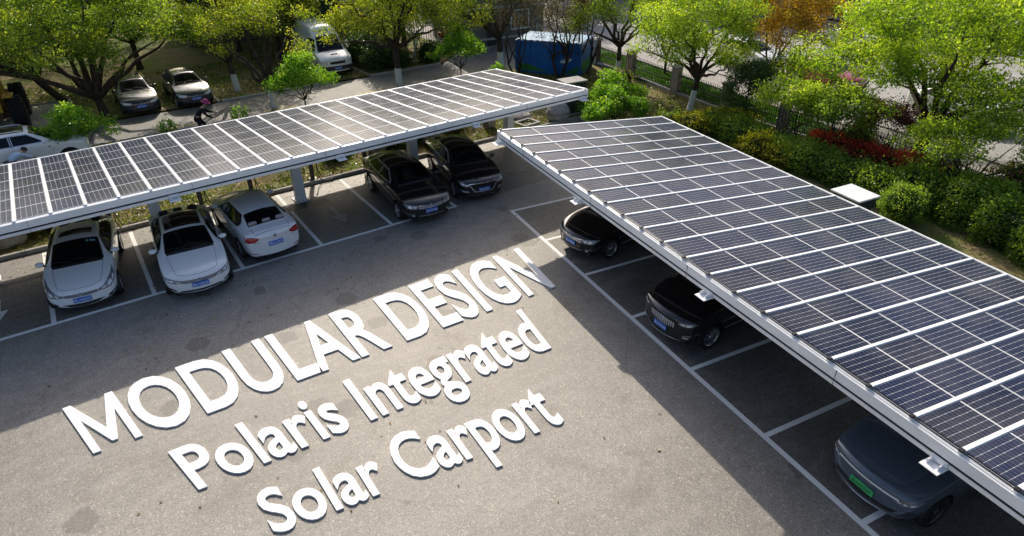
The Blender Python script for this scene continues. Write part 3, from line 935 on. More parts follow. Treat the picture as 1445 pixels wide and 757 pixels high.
def make_car(p, label, paint, loc, rz, cat='car', group=None, plate=None, detail=True):
    c = Car(p, label, cat, group)
    root = c.root; hw = c.hw; L = p['L']; H = p['H']
    suv = p['kind'] == 'suv'; van = p['kind'] == 'van'
    co_, he, re, zc, fo, wb, Rr = p['cowl'], p['header'], p['roofend'], p['zc'], p['fo'], p['wb'], p['R']
    zd = p.get('zd', zc + .06)
    # --- openings
    g = p.get('glass_in', .63)
    yc, yh = (.715 if not van else .77) * hw, (g - .012) * hw
    def curve(s0, k, y): return s0 + k * (y / hw) ** 2
    ws = [(curve(co_ + .055, .11, y), y) for y in np.linspace(-yc, yc, 7)] + [(curve(he - .035, .10, y), y) for y in np.linspace(yh, -yh, 7)]
    glass = [('windshield', 'T', ws)]
    zl = zc + .045; zt = H - .135
    if van:
        zt = 2.0
        sw = [[(co_ + .25, zc + .12), (he - .02, zt), (he + .62, zt), (he + .62, zc + .10)]]
    elif suv:
        bp, cp = p['bp'], p['cp']
        sw = [[(co_ + .36, zl), (he + .10, zt - .01), (bp - .035, zt + .012), (bp - .035, zl + .01)], [(bp + .035, zl + .01), (bp + .035, zt + .012), (cp - .03, zt + .005), (cp - .03, zl + .03)],
              [(cp + .03, zl + .03), (cp + .03, zt + .002), (re - .02, zt - .03), (L - .52, zl + .14), (L - .62, zl + .06)]]
        rw = [(curve(re + .09, -.10, y), y) for y in np.linspace(-.56 * hw, .56 * hw, 5)] + [(curve(L - .36, -.12, y), y) for y in np.linspace(.66 * hw, -.66 * hw, 5)]
        glass.append(('rear_window', 'T', rw))
    else:
        bp = p['bp']; ds = p['deck']
        sw = [[(co_ + .40, zl), (he + .09, zt - .01), (bp - .035, zt + .012), (bp - .035, zl + .01)],
              [(bp + .035, zl + .01), (bp + .035, zt + .012), (re - .05, zt - .02), (ds - .42, zl + .10), (ds - .50, zl + .035)]]
        rw = [(curve(re + .06, -.08, y), y) for y in np.linspace(-(g - .05) * hw, (g - .05) * hw, 5)] + [(curve(ds - .03, -.10, y), y) for y in np.linspace(.635 * hw, -.635 * hw, 5)]
        glass.append(('rear_window', 'T', rw))
    for poly in sw:
        glass.append(('side_window', 'L', poly)); glass.append(('side_window', 'S', poly[::-1]))
    for nm, kind, poly in glass: c.cut(kind, poly)
    roofglass = p.get('roof_glass')
    ra = Rr + .055
    for s0 in (fo, fo + wb):
        arch = [(s0 + ra * math.cos(t), Rr + .01 + ra * math.sin(t)) for t in np.linspace(0, 2 * PI, 23)[:-1]]
        for kd in 'LS': c.cut(kd, arch)
    bm = c.bm
    me = bpy.data.meshes.new('body'); bm.to_mesh(me)
    for q in me.polygons: q.use_smooth = True
    me.materials.append(paint)
    body = link('body', me, root)
    gm = p.get('glass', M['glass'])
    for nm, kind, poly in glass:
        o = c.patch(nm, kind, poly, p.get('glass_ws', gm) if nm == 'windshield' else gm, -.006, .09)
        b = MB(); c.ribbon(kind, poly, .034 if nm != 'side_window' else .03, .004, True, b)
        b.build('window_seal', M['black_plastic'] if not (nm == 'side_window' and p.get('chrome_win')) else M['chrome'], o)
    if roofglass:
        s0, s1, ww, mt = roofglass
        o = c.patch('sunroof', 'T', [(curve(s0, .06, -ww), -ww), (s0, 0), (curve(s0, .06, ww), ww), (s1, ww), (s1, -ww)], mt, .004, .1)
    # pillars between the side windows stay dark
    if not van:
        for kd in 'LS':
            b = MB(); c.ribbon(kd, [(bp, zl), (bp, zt + .012)], .07, .003, False, b); b.build('door_pillar', M['black_plastic'], root)
            if suv:
                b = MB(); c.ribbon(kd, [(cp, zl + .03), (cp, zt)], .06, .003, False, b); b.build('door_pillar', M['black_plastic'], root)
    # --- underside, wheel housings
    b = MB(); zb = .2 if not suv else .25
    if van: zb = .28
    b.box((0, 0, zb + .05), (L - .5, 2 * hw - .46, .12), 0)
    for s0 in (fo, fo + wb):
        x = L / 2 - s0
        for sd_ in (-1, 1):
            vs = []
            k = 14
            for i in range(k + 1):
                t = PI * i / k * 1.1 - .05 * PI
                for y in (hw - .015, hw - .36):
                    vs.append(Vector((x + ra * 1.01 * math.cos(t), sd_ * y, Rr + .01 + ra * 1.01 * math.sin(t))))
            fs = [(2 * i, 2 * i + 1, 2 * i + 3, 2 * i + 2) for i in range(k)]
            o = len(vs); vs.append(Vector((x, sd_ * (hw - .36), Rr)))
            fs += [(2 * i + 1, 2 * i + 3, o) for i in range(k)]
            b.add(vs, fs, 0)
    b.build('underbody', M['black_plastic'], root)
    if p.get('cladding'):
        for s0 in (fo, fo + wb):
            for kd in 'LS':
                b = MB(); c.ribbon(kd, [(s0 + (ra + .028) * math.cos(t), Rr + .01 + (ra + .028) * math.sin(t)) for t in np.linspace(-.12, PI + .12, 22)], .065, .006, False, b); b.build('wheel_arch', M['black_plastic'], root)
        for kd in 'LS':
            b = MB(); c.ribbon(kd, [(fo + ra + .05, .33), (fo + wb - ra - .05, .33)], .10, .006, False, b); b.build('sill', M['black_plastic'], root)
    ww = hw - .105
    for s0 in (fo, fo + wb):
        for sd_ in (-1, 1):
            wheel(root, Rr, (L / 2 - s0, sd_ * ww, Rr), sd_, p.get('spokes', 10), p.get('dark_rim', False))
    # --- shut lines
    b = MB(); sw_ = .007
    for kd in 'LS':
        if van:
            ln = [[(co_ + .2, zc + .1), (co_ + .15, .45), (he + .72, .40), (he + .72, 2.02)], [(L * .46, .40), (L * .46, 2.05), (L * .72, 2.05), (L * .72, .40)], [(he + .74, 1.25), (L - .15, 1.25)]]
        else:
            rend = (fo + wb - ra * .55, Rr + ra * .95)
            ln = [[(co_ + .26, zl), (co_ + .18, .78), (co_ + .26, .32), (bp + .02, .30), (bp + .02, zl)], [(bp + .02, .30), (fo + wb - ra - .16, .30), (fo + wb - ra + .0, .52), rend, (rend[0] + .12, zl + .03)],
                  [(fo + ra * .8, .80), (co_ + .18, .80)]]
        for q in ln: c.ribbon(kd, q, sw_, .0025, False, b)
    hn = .10 + p.get('hood_in', .06)
    hy = .66 * hw
    c.ribbon('T', [(co_ + .0 + .06, -yc * .98), (fo * .6 + .1, -hy * .97), (hn + .17, -hy * .88), (hn + .03, -hy * .5), (hn, 0), (hn + .03, hy * .5), (hn + .17, hy * .88), (fo * .6 + .1, hy * .97), (co_ + .06, yc * .98)], .008, .0025, False, b)
    if not suv and not van:
        c.ribbon('T', [(p['deck'] + .05, -.63 * hw), (L - .17, -.62 * hw), (L - .12, 0), (L - .17, .62 * hw), (p['deck'] + .05, .63 * hw)], .012, .0025, False, b)
    b.build('shut_line', M['dark_grey'], root)
    # cowl tray + wipers
    b = MB()
    c.ribbon('T', [(curve(co_ + .02, .11, y), y) for y in np.linspace(-yc * .98, yc * .98, 9)], .075, .003, False, b)
    cowl = b.build('cowl_tray', M['black_plastic'], root)
    b = MB()
    for y0, y1 in ((.50 * hw, -.12 * hw), (-.12 * hw, -.66 * hw)):
        pts = []
        for t in np.linspace(0, 1, 7):
            y = y0 + (y1 - y0) * t
            l_, n_ = c.cast('T', curve(co_ + .07 + .10 * math.sin(t * PI * .6), .11, y), y); pts.append(l_ + n_ * .02)
        b.tube(pts, .010, 5)
    b.build('wiper', M['black_plastic'], root)
    # handles, mirrors
    if not van:
        for kd, sg in (('L', 1), ('S', -1)):
            for s0, dz in ((bp - .17, -.075), (fo + wb - ra * .55 - .02, -.05)):
                b = MB()
                l_, n_ = c.cast(kd, s0, zc + dz)
                b.box(l_ + n_ * .018, (.20, .022, .03), 0, None, .009)
                b.build('door_handle', p.get('handle', paint), root)
    for sg in (-1, 1):
        b = MB()
        ms = co_ + .40 if not van else co_ + .34
        mz = zc + (.075 if not van else .30); my = hw + (.045 if not van else .10)
        Vs, Fs = ico_points(2)
        sz = (.075, .115, .075) if not van else (.07, .09, .17)
        X = L / 2 - ms
        b.add([Vector((X + v[0] * sz[0] * (1.1 if v[0] > 0 else .55), sg * (my + v[1] * sz[1]), mz + np.sign(v[2]) * abs(v[2]) ** .8 * sz[2])) for v in Vs], (Fs if sg > 0 else Fs[:, ::-1]).tolist(), 0, True)
        b.tube([(X + .02, sg * (my - .06), mz - .035), (X + .03, sg * (hw - .09), zc + .01)], [.028, .034], 8, 1)
        b.build('side_mirror', [p.get('mirror', paint), M['black_plastic']], root)
    # --- cabin
    if p.get('cabin', True):
        sm = p.get('seats', M['seat_dark'])
        fz = .30 if not suv else .42
        def seat(x, y, w_, nm='seat'):
            b = MB()
            b.box((x, y, fz + .22), (.52, w_, .16), 0, None, .05)
            Mx = Matrix.Rotation(-.30, 3, 'Y')
            b.box((x - .31, y, fz + .52), (.14, w_ * .96, .58), 0, Mx, .05)
            for yy in ([0] if w_ < .8 else [-.42, 0, .42]):
                b.box((x - .42, y + yy, fz + .88), (.09, .25, .17), 0, Mx, .035)
            b.build(nm, sm, root)
        xb = L / 2 - (he + .58)
        seat(xb, .37, .50); seat(xb, -.37, .50)
        if not van: seat(xb - .86, 0, 1.22, 'rear_bench')
        b = MB()
        x0 = L / 2 - (co_ + .38)
        b.box((x0, 0, zc - .14), (.55, 2 * hw - .36, .22), 0, None, .07)
        b.lathe([(.165, -.012), (.185, 0), (.165, .012), (.148, 0)], 20, 0, Matrix.Translation((x0 - .40, .37, zc - .07)) @ Matrix.Rotation(-1.1, 4, 'Y'), True, True)
        b.tube([(x0 - .40, .37, zc - .07), (x0 - .1, .37, zc - .16)], .035, 8)
        b.build('dashboard', M['dark_grey'], root)
        b = MB(); b.box((-.3, 0, fz + .02), (L * .6, 2 * hw - .40, .06), 0); b.build('cabin_floor', M['seat_dark'], root)
    # --- what makes each model itself
    for item in p.get('front', []) + p.get('rear', []) + p.get('extra', []):
        nm, kind, poly, mt = item[:4]; off = item[4] if len(item) > 4 else .005
        both = nm.startswith('*'); nm = nm.lstrip('*')
        o = c.patch(nm, kind, poly, mt, off, .05)
        inner = item[5] if len(item) > 5 else []
        sets = [(o, lambda q: q)]
        if both:
            if kind in 'LS':
                o2 = c.patch(nm, 'S' if kind == 'L' else 'L', poly[::-1], mt, off, .05)
                for i2, (nm2, poly2, mt2) in enumerate(inner):
                    c.patch(nm2, kind, poly2, mt2, off + .004, .04, o); c.patch(nm2, 'S' if kind == 'L' else 'L', poly2[::-1], mt2, off + .004, .04, o2)
                continue
            o2 = c.patch(nm, kind, mir(poly) if kind != 'T' else [(a, -b2) for a, b2 in poly][::-1], mt, off, .05)
            for nm2, poly2, mt2 in inner:
                c.patch(nm2, kind, mir(poly2) if kind != 'T' else [(a, -b2) for a, b2 in poly2][::-1], mt2, off + .004, .04, o2)
        for nm2, poly2, mt2 in inner: c.patch(nm2, kind, poly2, mt2, off + .004, .04, o)
    for nm, kind, pts, w_, mt, off in p.get('lines', []):
        b = MB(); c.ribbon(kind, pts, w_, off, False, b)
        if kind in 'LS': c.ribbon('S' if kind == 'L' else 'L', pts, w_, off, False, b)
        b.build(nm, mt, root)
    if p.get('rails'):
        for sg in (-1, 1):
            b = MB(); pts = []
            for t in np.linspace(0, 1, 9):
                s0 = he + .15 + (re - he - .3) * t
                l_, n_ = c.cast('T', s0, sg * (g - .10) * hw); pts.append(l_ + Vector((0, 0, .045 * min(1, 8 * t, 8 * (1 - t)) + .012)))
            b.tube(pts, .018, 6); b.build('roof_rail', p['rails'], root)
    # number plate: a flat plate on a holder, proud of the skin
    if plate:
        kd, z, txt, green = plate
        l_, n_ = c.cast(kd, 0, z); sx = 1 if kd == 'F' else -1
        l2, _ = c.cast(kd, .2, z)
        x = max(l_.x * sx, l2.x * sx) * sx + sx * .018
        b = MB(); b.box((x, 0, z), (.012, .44 if not green else .48, .14), 0, None, .004)
        pl = b.build('number_plate', M['plate_green'] if green else M['plate_blue'], root)
        me = text_mesh(txt, .010)
        lo = [min(v.co[i] for v in me.vertices) for i in (0, 1)]; hi = [max(v.co[i] for v in me.vertices) for i in (0, 1)]
        for v in me.vertices:
            u = (v.co.x - lo[0]) / (hi[0] - lo[0]) - .5; t = (v.co.y - lo[1]) / (hi[1] - lo[1]) - .5
            v.co = Vector((x + sx * .0085, sx * u * .40, z + t * .095))
        me.materials.append(M['plate_black'] if green else M['plate_white'])
        link('plate_lettering', me, pl)
    if p.get('badge'):
        kd, z, r_, mt = p['badge']
        l_, n_ = c.cast(kd, 0, z)
        b = MB()
        rot = Matrix.Translation(l_ + n_ * .006) @ n_.to_track_quat('Z', 'Y').to_matrix().to_4x4()
        b.lathe([(r_, 0), (r_, .012), (r_ * .82, .014), (r_ * .82, .004)], 20, 0, rot, True)
        b.lathe([(r_ * .82, .005), (.001, .005)], 20, 1, rot)
        sym = p.get('badge_shape', 'vw')
        if sym == 'vw':
            for pts in ([(-.5, .62), (-.12, -.02), (0, .25), (.12, -.02), (.5, .62)], [(-.78, .2), (-.38, -.68), (0, .0), (.38, -.68), (.78, .2)]):
                b.tube([rot @ Vector((a * r_ * .95, b2 * r_ * .95, .012)) for a, b2 in pts], r_ * .10, 5, 0)
        elif sym == 'h':
            for pts in ([(-.45, -.5), (-.25, .5)], [(.25, -.5), (.45, .5)], [(-.4, -.12), (0, -.05), (.4, .12)]):
                b.tube([rot @ Vector((a * r_ * .95, b2 * r_ * .95, .012)) for a, b2 in pts], r_ * .11, 5, 0)
        else:
            for pts in ([(-.75, -.2), (0, .45), (.75, -.2)], [(-.4, -.35), (0, .05), (.4, -.35)]):
                b.tube([rot @ Vector((a * r_ * .95, b2 * r_ * .95, .012)) for a, b2 in pts], r_ * .10, 5, 0)
        b.build('badge', [M['chrome'], M['black_plastic'] if mt is None else mt], root)
    c.bm.free()
    root.location = loc; root.rotation_euler = (0, 0, rz)
    return root

def nose_at(px, py, rz, L):
    """car centre when the front plate stands at (px, py)"""
    return (px - math.cos(rz) * (L / 2 - .03), py - math.sin(rz) * (L / 2 - .03), 0)
P_WHITE = car_paint('white_car_paint', (.93, .935, .94), 0, .22)
P_SILVER = car_paint('pearl_white_car_paint', (.88, .89, .91), 0, .22, .05)
P_BLACK = car_paint('black_car_paint', (.006, .006, .007), 0, .12)
P_BLUEGREY = car_paint('blue_grey_car_paint', (.10, .13, .17), 0, .14, .2)
P_GREY = car_paint('dark_grey_car_paint', (.032, .037, .048), 0, .2, .1)
P_RED = car_paint('red_car_paint', (.42, .015, .015), 0, .25)
MT = M
def arcpoly(y0, y1, zlo, zhi, n=7, sag=0.0):
    ys = np.linspace(y0, y1, n)
    return [(y, zlo + sag * (1 - (2 * (y - y0) / (y1 - y0) - 1) ** 2)) for y in ys] + [(y, zhi) for y in ys[::-1]]
def slats(y, zlist, h=.016, name='grille_bar', mt=None):
    return [(name, [(-y, z), (0, z - .004), (y, z), (y, z + h), (0, z + h - .004), (-y, z + h)], mt or M['chrome']) for z in zlist]

base = dict(kind='sedan', stations=sedan_stations)
HYU = dict(base, L=4.53, W=1.79, H=1.44, zn=.72, zc=.98, zd=1.05, cowl=1.12, header=2.02, roofend=3.25, deck=4.02, fo=.88, wb=2.70, R=.315, bp=2.52, spokes=10,
    glass=MT['glass_dark'], roof_glass=(2.30, 2.66, .42, MT['glass_dark']),
    front=[('*headlight', 'F', [(.38, .60), (.55, .575), (.72, .60), (.82, .69), (.875, .90), (.82, .90), (.74, .81), (.58, .71), (.44, .65)], MT['lamp_dark'], .006,
              [('reflector', [(.50, .605), (.58, .60), (.62, .64), (.58, .665), (.50, .645)], MT['lamp_clear']), ('reflector', [(.66, .63), (.72, .65), (.76, .72), (.74, .74), (.67, .70)], MT['lamp_clear'])]),
           ('grille', 'F', arcpoly(-.40, .40, .575, .655, 9, -.012), MT['black_plastic'], .006, slats(.39, [.588, .612, .636], .013)),
           ('lower_grille', 'F', [(-.52, .36), (-.34, .29), (0, .275), (.34, .29), (.52, .36), (.30, .365), (-.30, .365)], MT['black_plastic'], .005),
           ('*fog_light', 'F', [(.58, .34), (.70, .33), (.80, .40), (.82, .47), (.74, .45), (.62, .39)], MT['black_plastic'], .005, [('lamp', [(.68, .36), (.74, .37), (.77, .42), (.72, .42)], MT['lamp_clear'])]),
           ('windshield_sticker', 'T', [(1.93, .36), (1.93, .50), (1.86, .50), (1.86, .36)], simple('pale_sticker', (.20, .45, .62), .5), .003),
           ('windshield_sticker', 'T', [(1.93, .27), (1.93, .33), (1.86, .33), (1.86, .27)], simple('green_sticker', (.18, .5, .42), .5), .003)],
    badge=('F', .635, .062, None), badge_shape='h')
LAM = dict(base, L=4.60, W=1.83, H=1.43, zn=.73, zc=.98, zd=1.06, cowl=1.20, header=2.02, roofend=3.35, deck=4.15, fo=.90, wb=2.66, R=.325, bp=2.56, spokes=10,
    glass=MT['glass'], roof_glass=(2.12, 3.22, .50, MT['glass_dark']),
    front=[('*headlight', 'F', [(.42, .60), (.60, .595), (.76, .625), (.86, .74), (.82, .755), (.66, .715), (.42, .675)], MT['lamp_dark'], .006,
              [('reflector', [(.48, .615), (.58, .612), (.60, .66), (.48, .655)], MT['lamp_clear']), ('reflector', [(.66, .635), (.74, .655), (.76, .70), (.67, .69)], MT['lamp_clear'])]),
           ('grille', 'F', arcpoly(-.43, .43, .575, .68, 9, -.015), MT['black_plastic'], .006, slats(.42, [.586, .625, .662], .021)),
           ('lower_grille', 'F', [(-.60, .33), (-.45, .27), (0, .255), (.45, .27), (.60, .33), (.50, .36), (0, .35), (-.50, .36)], MT['black_plastic'], .006, [('grille_bar', [(-.58, .30), (0, .275), (.58, .30), (.58, .318), (0, .293), (-.58, .318)], M['chrome'])]),
           ('*fog_light', 'F', [(.60, .36), (.78, .35), (.86, .44), (.84, .50), (.70, .45)], MT['black_plastic'], .007, [('lamp', [(.68, .37), (.75, .37), (.75, .42), (.69, .41)], MT['lamp_clear'])]),
           ('permit_card', 'T', [(1.42, -.50), (1.42, -.26), (1.28, -.26), (1.28, -.50)], simple('blue_permit', (.10, .22, .42), .5), -.012)],
    badge=('F', .645, .068, None))
BORA = dict(base, L=4.56, W=1.75, H=1.47, zn=.76, zc=1.0, zd=1.09, cowl=1.22, header=2.05, roofend=3.40, deck=4.02, fo=.88, wb=2.61, R=.315, bp=2.58, spokes=9,
    glass=MT['glass'], seats=simple('pinkish_seat_cloth', (.36, .30, .32), .8),
    rear=[('*tail_light', 'R', [(.46, .88), (.60, .80), (.82, .80), (.86, .90), (.84, .99), (.62, .975), (.48, .93)], MT['lamp_red'], .007, [('lens', [(.54, .875), (.66, .86), (.76, .875), (.76, .91), (.62, .915)], simple('bright_red_lens', (.55, .04, .04), .15, 0, .5, 1.0))]),
          ('plate_recess', 'R', [(-.32, .60), (.32, .60), (.36, .74), (-.36, .74)], P_WHITE, -.004),
          ('*reflector', 'R', [(.56, .40), (.78, .43), (.78, .455), (.56, .425)], MT['lamp_red'], .005),
          ('rear_diffuser', 'R', [(-.66, .27), (.66, .27), (.60, .33), (-.60, .33)], MT['black_plastic'], .006),
          ('lettering_strip', 'R', [(.46, .755), (.62, .755), (.62, .785), (.46, .785)], MT['chrome'], .006),
          ('lettering_strip', 'R', [(-.62, .755), (-.50, .755), (-.50, .785), (-.62, .785)], MT['chrome'], .006)],
    badge=('R', .93, .06, None))
PASS = dict(base, L=4.87, W=1.84, H=1.48, zn=.76, zc=1.0, zd=1.08, cowl=1.30, header=2.14, roofend=3.58, deck=4.32, fo=.95, wb=2.80, R=.33, bp=2.70, spokes=10,
    glass=MT['glass'], glass_ws=MT['glass_mid'], seats=MT['seat_beige'], chrome_win=True,
    front=[('*headlight', 'F', [(.44, .61), (.62, .60), (.78, .63), (.86, .73), (.84, .77), (.66, .745), (.44, .715)], MT['lamp_dark'], .006,
              [('reflector', [(.50, .625), (.59, .62), (.61, .70), (.50, .69)], MT['lamp_clear']), ('reflector', [(.65, .63), (.74, .65), (.76, .72), (.66, .71)], MT['lamp_clear'])]),
           ('grille', 'F', arcpoly(-.44, .44, .585, .715, 9, -.015), MT['black_plastic'], .006, slats(.43, [.592, .627, .662, .695], .024)),
           ('lower_grille', 'F', [(-.48, .31), (0, .29), (.48, .31), (.44, .38), (-.44, .38)], MT['black_plastic'], .005, slats(.45, [.335], .010)),
           ('*fog_light', 'F', [(.54, .33), (.74, .33), (.84, .40), (.80, .43), (.56, .40)], MT['black_plastic'], .006, [('lamp', [(.58, .345), (.66, .345), (.66, .39), (.59, .385)], MT['lamp_clear']), ('trim', [(.56, .40), (.80, .43), (.80, .442), (.56, .412)], MT['chrome'])]),
           ('bumper_trim', 'F', [(-.66, .255), (0, .235), (.66, .255), (.66, .27), (0, .25), (-.66, .27)], MT['chrome'], .006)],
    lines=[('side_trim', 'L', [(1.42, .36), (3.22, .36)], .035, MT['chrome'], .008)],
    badge=('F', .665, .072, None))
ROE = dict(base, L=4.68, W=1.84, H=1.47, zn=.75, zc=1.0, zd=1.08, cowl=1.22, header=2.08, roofend=3.50, deck=4.22, fo=.90, wb=2.72, R=.325, bp=2.62, spokes=10,
    glass=MT['glass_dark'], chrome_win=True,
    front=[('*headlight', 'F', [(.50, .63), (.66, .62), (.80, .66), (.87, .78), (.82, .79), (.66, .73), (.50, .69)], MT['lamp_dark'], .006,
              [('reflector', [(.56, .64), (.64, .64), (.66, .69), (.57, .68)], MT['lamp_clear']), ('reflector', [(.70, .66), (.77, .68), (.80, .74), (.71, .72)], MT['lamp_clear'])]),
           ('grille_frame', 'F', [(-.56, .70), (-.36, .40), (.36, .40), (.56, .70), (.52, .725), (-.52, .725)], MT['chrome'], .005),
           ('grille', 'F', [(-.52, .69), (-.345, .425), (.345, .425), (.52, .69), (.49, .70), (-.49, .70)], MT['black_plastic'], .009),
           ('*fog_light', 'F', [(.52, .38), (.74, .40), (.84, .47), (.82, .52), (.58, .46)], MT['lamp_dark'], .006, [('lamp', [(.58, .41), (.76, .435), (.78, .465), (.60, .44)], MT['lamp_clear'])]),
           ('bumper_trim', 'F', [(-.62, .275), (0, .255), (.62, .275), (.62, .29), (0, .27), (-.62, .29)], MT['chrome'], .006)],
    lines=[('side_trim', 'L', [(1.40, .34), (3.1, .34)], .03, MT['chrome'], .008)])
TIG = dict(kind='suv', stations=suv_stations, L=4.72, W=1.88, H=1.72, zn=.94, zc=1.17, cowl=1.22, header=2.02, roofend=4.02, fo=.92, wb=2.71, R=.36, bp=2.66, cp=3.62, spokes=10, dark_rim=False,
    glass=MT['glass_dark'], rails=MT['chrome'], cladding=True,
    front=[('*headlight', 'F', [(.50, .80), (.68, .79), (.84, .83), (.88, .90), (.80, .905), (.52, .86)], MT['lamp_dark'], .006, [('reflector', [(.56, .81), (.66, .81), (.68, .85), (.57, .845)], MT['lamp_clear']), ('reflector', [(.71, .82), (.80, .84), (.82, .875), (.72, .86)], MT['lamp_clear'])]),
           ('grille', 'F', [(-.46, .80), (-.40, .62), (-.22, .545), (.22, .545), (.40, .62), (.46, .80), (.30, .855), (-.30, .855)], MT['black_plastic'], .006,
              [('grille_bar', [(y - .012, .58 + abs(y) * .18), (y + .012, .58 + abs(y) * .18), (y + .020, .83 - abs(y) * .08), (y - .020, .83 - abs(y) * .08)], MT['chrome']) for y in np.linspace(-.38, .38, 13)]),
           ('*fog_light', 'F', [(.56, .44), (.76, .44), (.84, .50), (.86, .62), (.78, .60), (.60, .52)], MT['black_plastic'], .006, [('lamp', [(.64, .46), (.76, .46), (.80, .50), (.66, .49)], MT['lamp_clear']), ('trim', [(.66, .52), (.82, .56), (.82, .575), (.66, .535)], MT['chrome'])]),
           ('lower_grille', 'F', [(-.50, .40), (0, .38), (.50, .40), (.46, .46), (-.46, .46)], MT['black_plastic'], .005),
           ('bumper_trim', 'F', [(-.60, .335), (0, .315), (.60, .335), (.60, .355), (0, .335), (-.60, .355)], MT['chrome'], .007)],
    lines=[('side_trim', 'L', [(1.40, .46), (3.22, .46)], .035, MT['chrome'], .008)],
    badge=('F', .73, .062, None), badge_shape='x')
BYD = dict(kind='suv', stations=suv_stations, L=4.70, W=1.90, H=1.60, zn=.88, zc=1.10, cowl=1.22, header=2.10, roofend=3.90, fo=.92, wb=2.80, R=.36, bp=2.72, cp=3.66, spokes=5, dark_rim=True,
    glass=MT['glass_dark'],
    front=[('*headlight', 'F', [(.56, .70), (.74, .69), (.86, .74), (.89, .84), (.84, .85), (.70, .79), (.56, .745)], MT['lamp_dark'], .006,
               [('reflector', [(.60, .71), (.66, .71), (.67, .745), (.61, .735)], MT['lamp_clear']), ('reflector', [(.69, .71), (.75, .715), (.76, .765), (.70, .75)], MT['lamp_clear']), ('reflector', [(.78, .73), (.83, .75), (.85, .80), (.79, .78)], MT['lamp_clear'])]),
           ('nose_band', 'F', [(-.62, .735), (-.3, .745), (0, .75), (.3, .745), (.62, .735), (.62, .775), (.3, .80), (0, .81), (-.3, .80), (-.62, .775)], MT['white_alu'], .007),
           ('lower_grille', 'F', [(-.58, .40), (0, .375), (.58, .40), (.64, .50), (.40, .47), (-.40, .47), (-.64, .50)], MT['black_plastic'], .006),
           ('*air_curtain', 'F', [(.66, .42), (.80, .44), (.87, .52), (.85, .62), (.78, .60), (.74, .50)], MT['dark_grey'], .006),
           ('bumper_trim', 'F', [(-.74, .35), (-.3, .325), (0, .32), (.3, .325), (.74, .35), (.74, .372), (.3, .347), (0, .342), (-.3, .347), (-.74, .372)], MT['chrome'], .010)],
    lines=[('side_trim', 'L', [(1.42, .43), (3.24, .43)], .04, MT['chrome'], .008)])

LEFT = 'cars parked under the left-hand carport'
def car_left(spec, label, paint, px, py, deg, plate, tail=False):
    rz = R(deg)
    if tail:
        loc = (px + math.cos(rz) * (spec['L'] / 2 - .03), py + math.sin(rz) * (spec['L'] / 2 - .03), 0)
    else: loc = nose_at(px, py, rz, spec['L'])
    return make_car(spec, label, paint, loc, rz, 'car', None, plate)
car_left(HYU, 'white hatch-nosed sedan with small sunroof and blue plate, first in the row by the kerb', P_WHITE, .82, .0, -97, ('F', .47, '苏L·W5Z75', False))
car_left(LAM, 'white sedan with black panoramic roof and black slatted grille, nose out', P_WHITE, 3.66, -1.07, -94, ('F', .50, '苏A·V30CZ', False))
car_left(BORA, 'silvery white sedan parked tail out with red tail lights', P_SILVER, 6.08, -.22, 93, ('R', .68, '苏A·L7271', False), True)
car_left(PASS, 'black sedan with beige seats and chrome slatted grille under the carport', P_BLACK, 11.21, -.70, -94, ('F', .50, '苏A·3L44B', False))
car_left(ROE, 'black sedan with chrome-framed trapezoid grille, last under the far carport end', P_BLACK, 13.60, -.27, -100, ('F', .50, '苏A·W07A7', False))
RIGHT = 'cars under the right-hand carport'
car_left(dict(PASS, chrome_win=False, glass=MT['glass']), 'black sedan with chrome grille nosing into the sunlit strip', P_BLACK, 13.66, -5.12, 181, ('F', .50, '苏A·8B26K', False))
car_left(TIG, 'black SUV with upright chrome-barred grille half under the panels', P_BLACK, 12.77, -9.86, 177, ('F', .52, '苏A·D7L98', False))
car_left(BYD, 'blue-grey electric SUV with green plate and pale band across its nose', P_BLUEGREY, 12.14, -15.61, 172, ('F', .56, '苏A·UC7397', True))
WAG = dict(kind='suv', stations=suv_stations, L=4.75, W=1.88, H=1.66, zn=.90, zc=1.12, cowl=1.25, header=2.02, roofend=4.10, fo=.92, wb=2.80, R=.36, bp=2.72, cp=3.68, spokes=10, cabin=False,
    glass=M['glass_dark'], rails=M['chrome'], roof_glass=(2.15, 3.35, .50, M['glass_dark']), chrome_win=True,
    front=[('*headlight', 'F', [(.50, .76), (.70, .75), (.86, .82), (.84, .88), (.52, .83)], M['lamp_clear'], .006), ('grille', 'F', arcpoly(-.42, .42, .55, .82, 7, -.01), M['black_plastic'], .005)])
CC = dict(base, L=4.60, W=1.80, H=1.45, zn=.74, zc=.98, zd=1.06, cowl=1.20, header=2.04, roofend=3.42, deck=4.12, fo=.90, wb=2.66, R=.315, bp=2.55, spokes=8, cabin=False, glass=M['glass'],
    front=[('*headlight', 'F', [(.42, .60), (.60, .59), (.78, .62), (.86, .73), (.82, .76), (.62, .72), (.42, .69)], M['lamp_clear'], .006), ('grille', 'F', arcpoly(-.40, .40, .58, .69, 7, -.012), M['black_plastic'], .006, slats(.39, [.60, .64], .016)),
           ('lower_grille', 'F', [(-.55, .32), (0, .28), (.55, .32), (.50, .40), (-.50, .40)], M['black_plastic'], .005)], badge=('F', .645, .06, None))
c1 = dict(CC, cabin=True, glass_ws=M['glass_clear'], badge_shape='x'); c2 = dict(CC, glass_ws=M['glass_clear'], cabin=True)
FARG = None
make_car(c1, 'dark grey sedan on the far lawn behind the low limb of the large tree', P_GREY, nose_at(4.94, 18.15, R(-90), 4.6), R(-90), plate=('F', .50, '苏A·H61T5', False))
make_car(c2, 'dark grey sedan on the leaf-covered lawn beside the kerb, nearest the sweeper', P_GREY, nose_at(7.50, 17.95, R(-88), 4.6), R(-88), plate=('F', .50, '苏A·G38M2', False))
make_car(WAG, 'white wagon with roof rails and roof window beside the bright sapling, being washed', P_WHITE, (-.05, 13.48, .05), R(2))
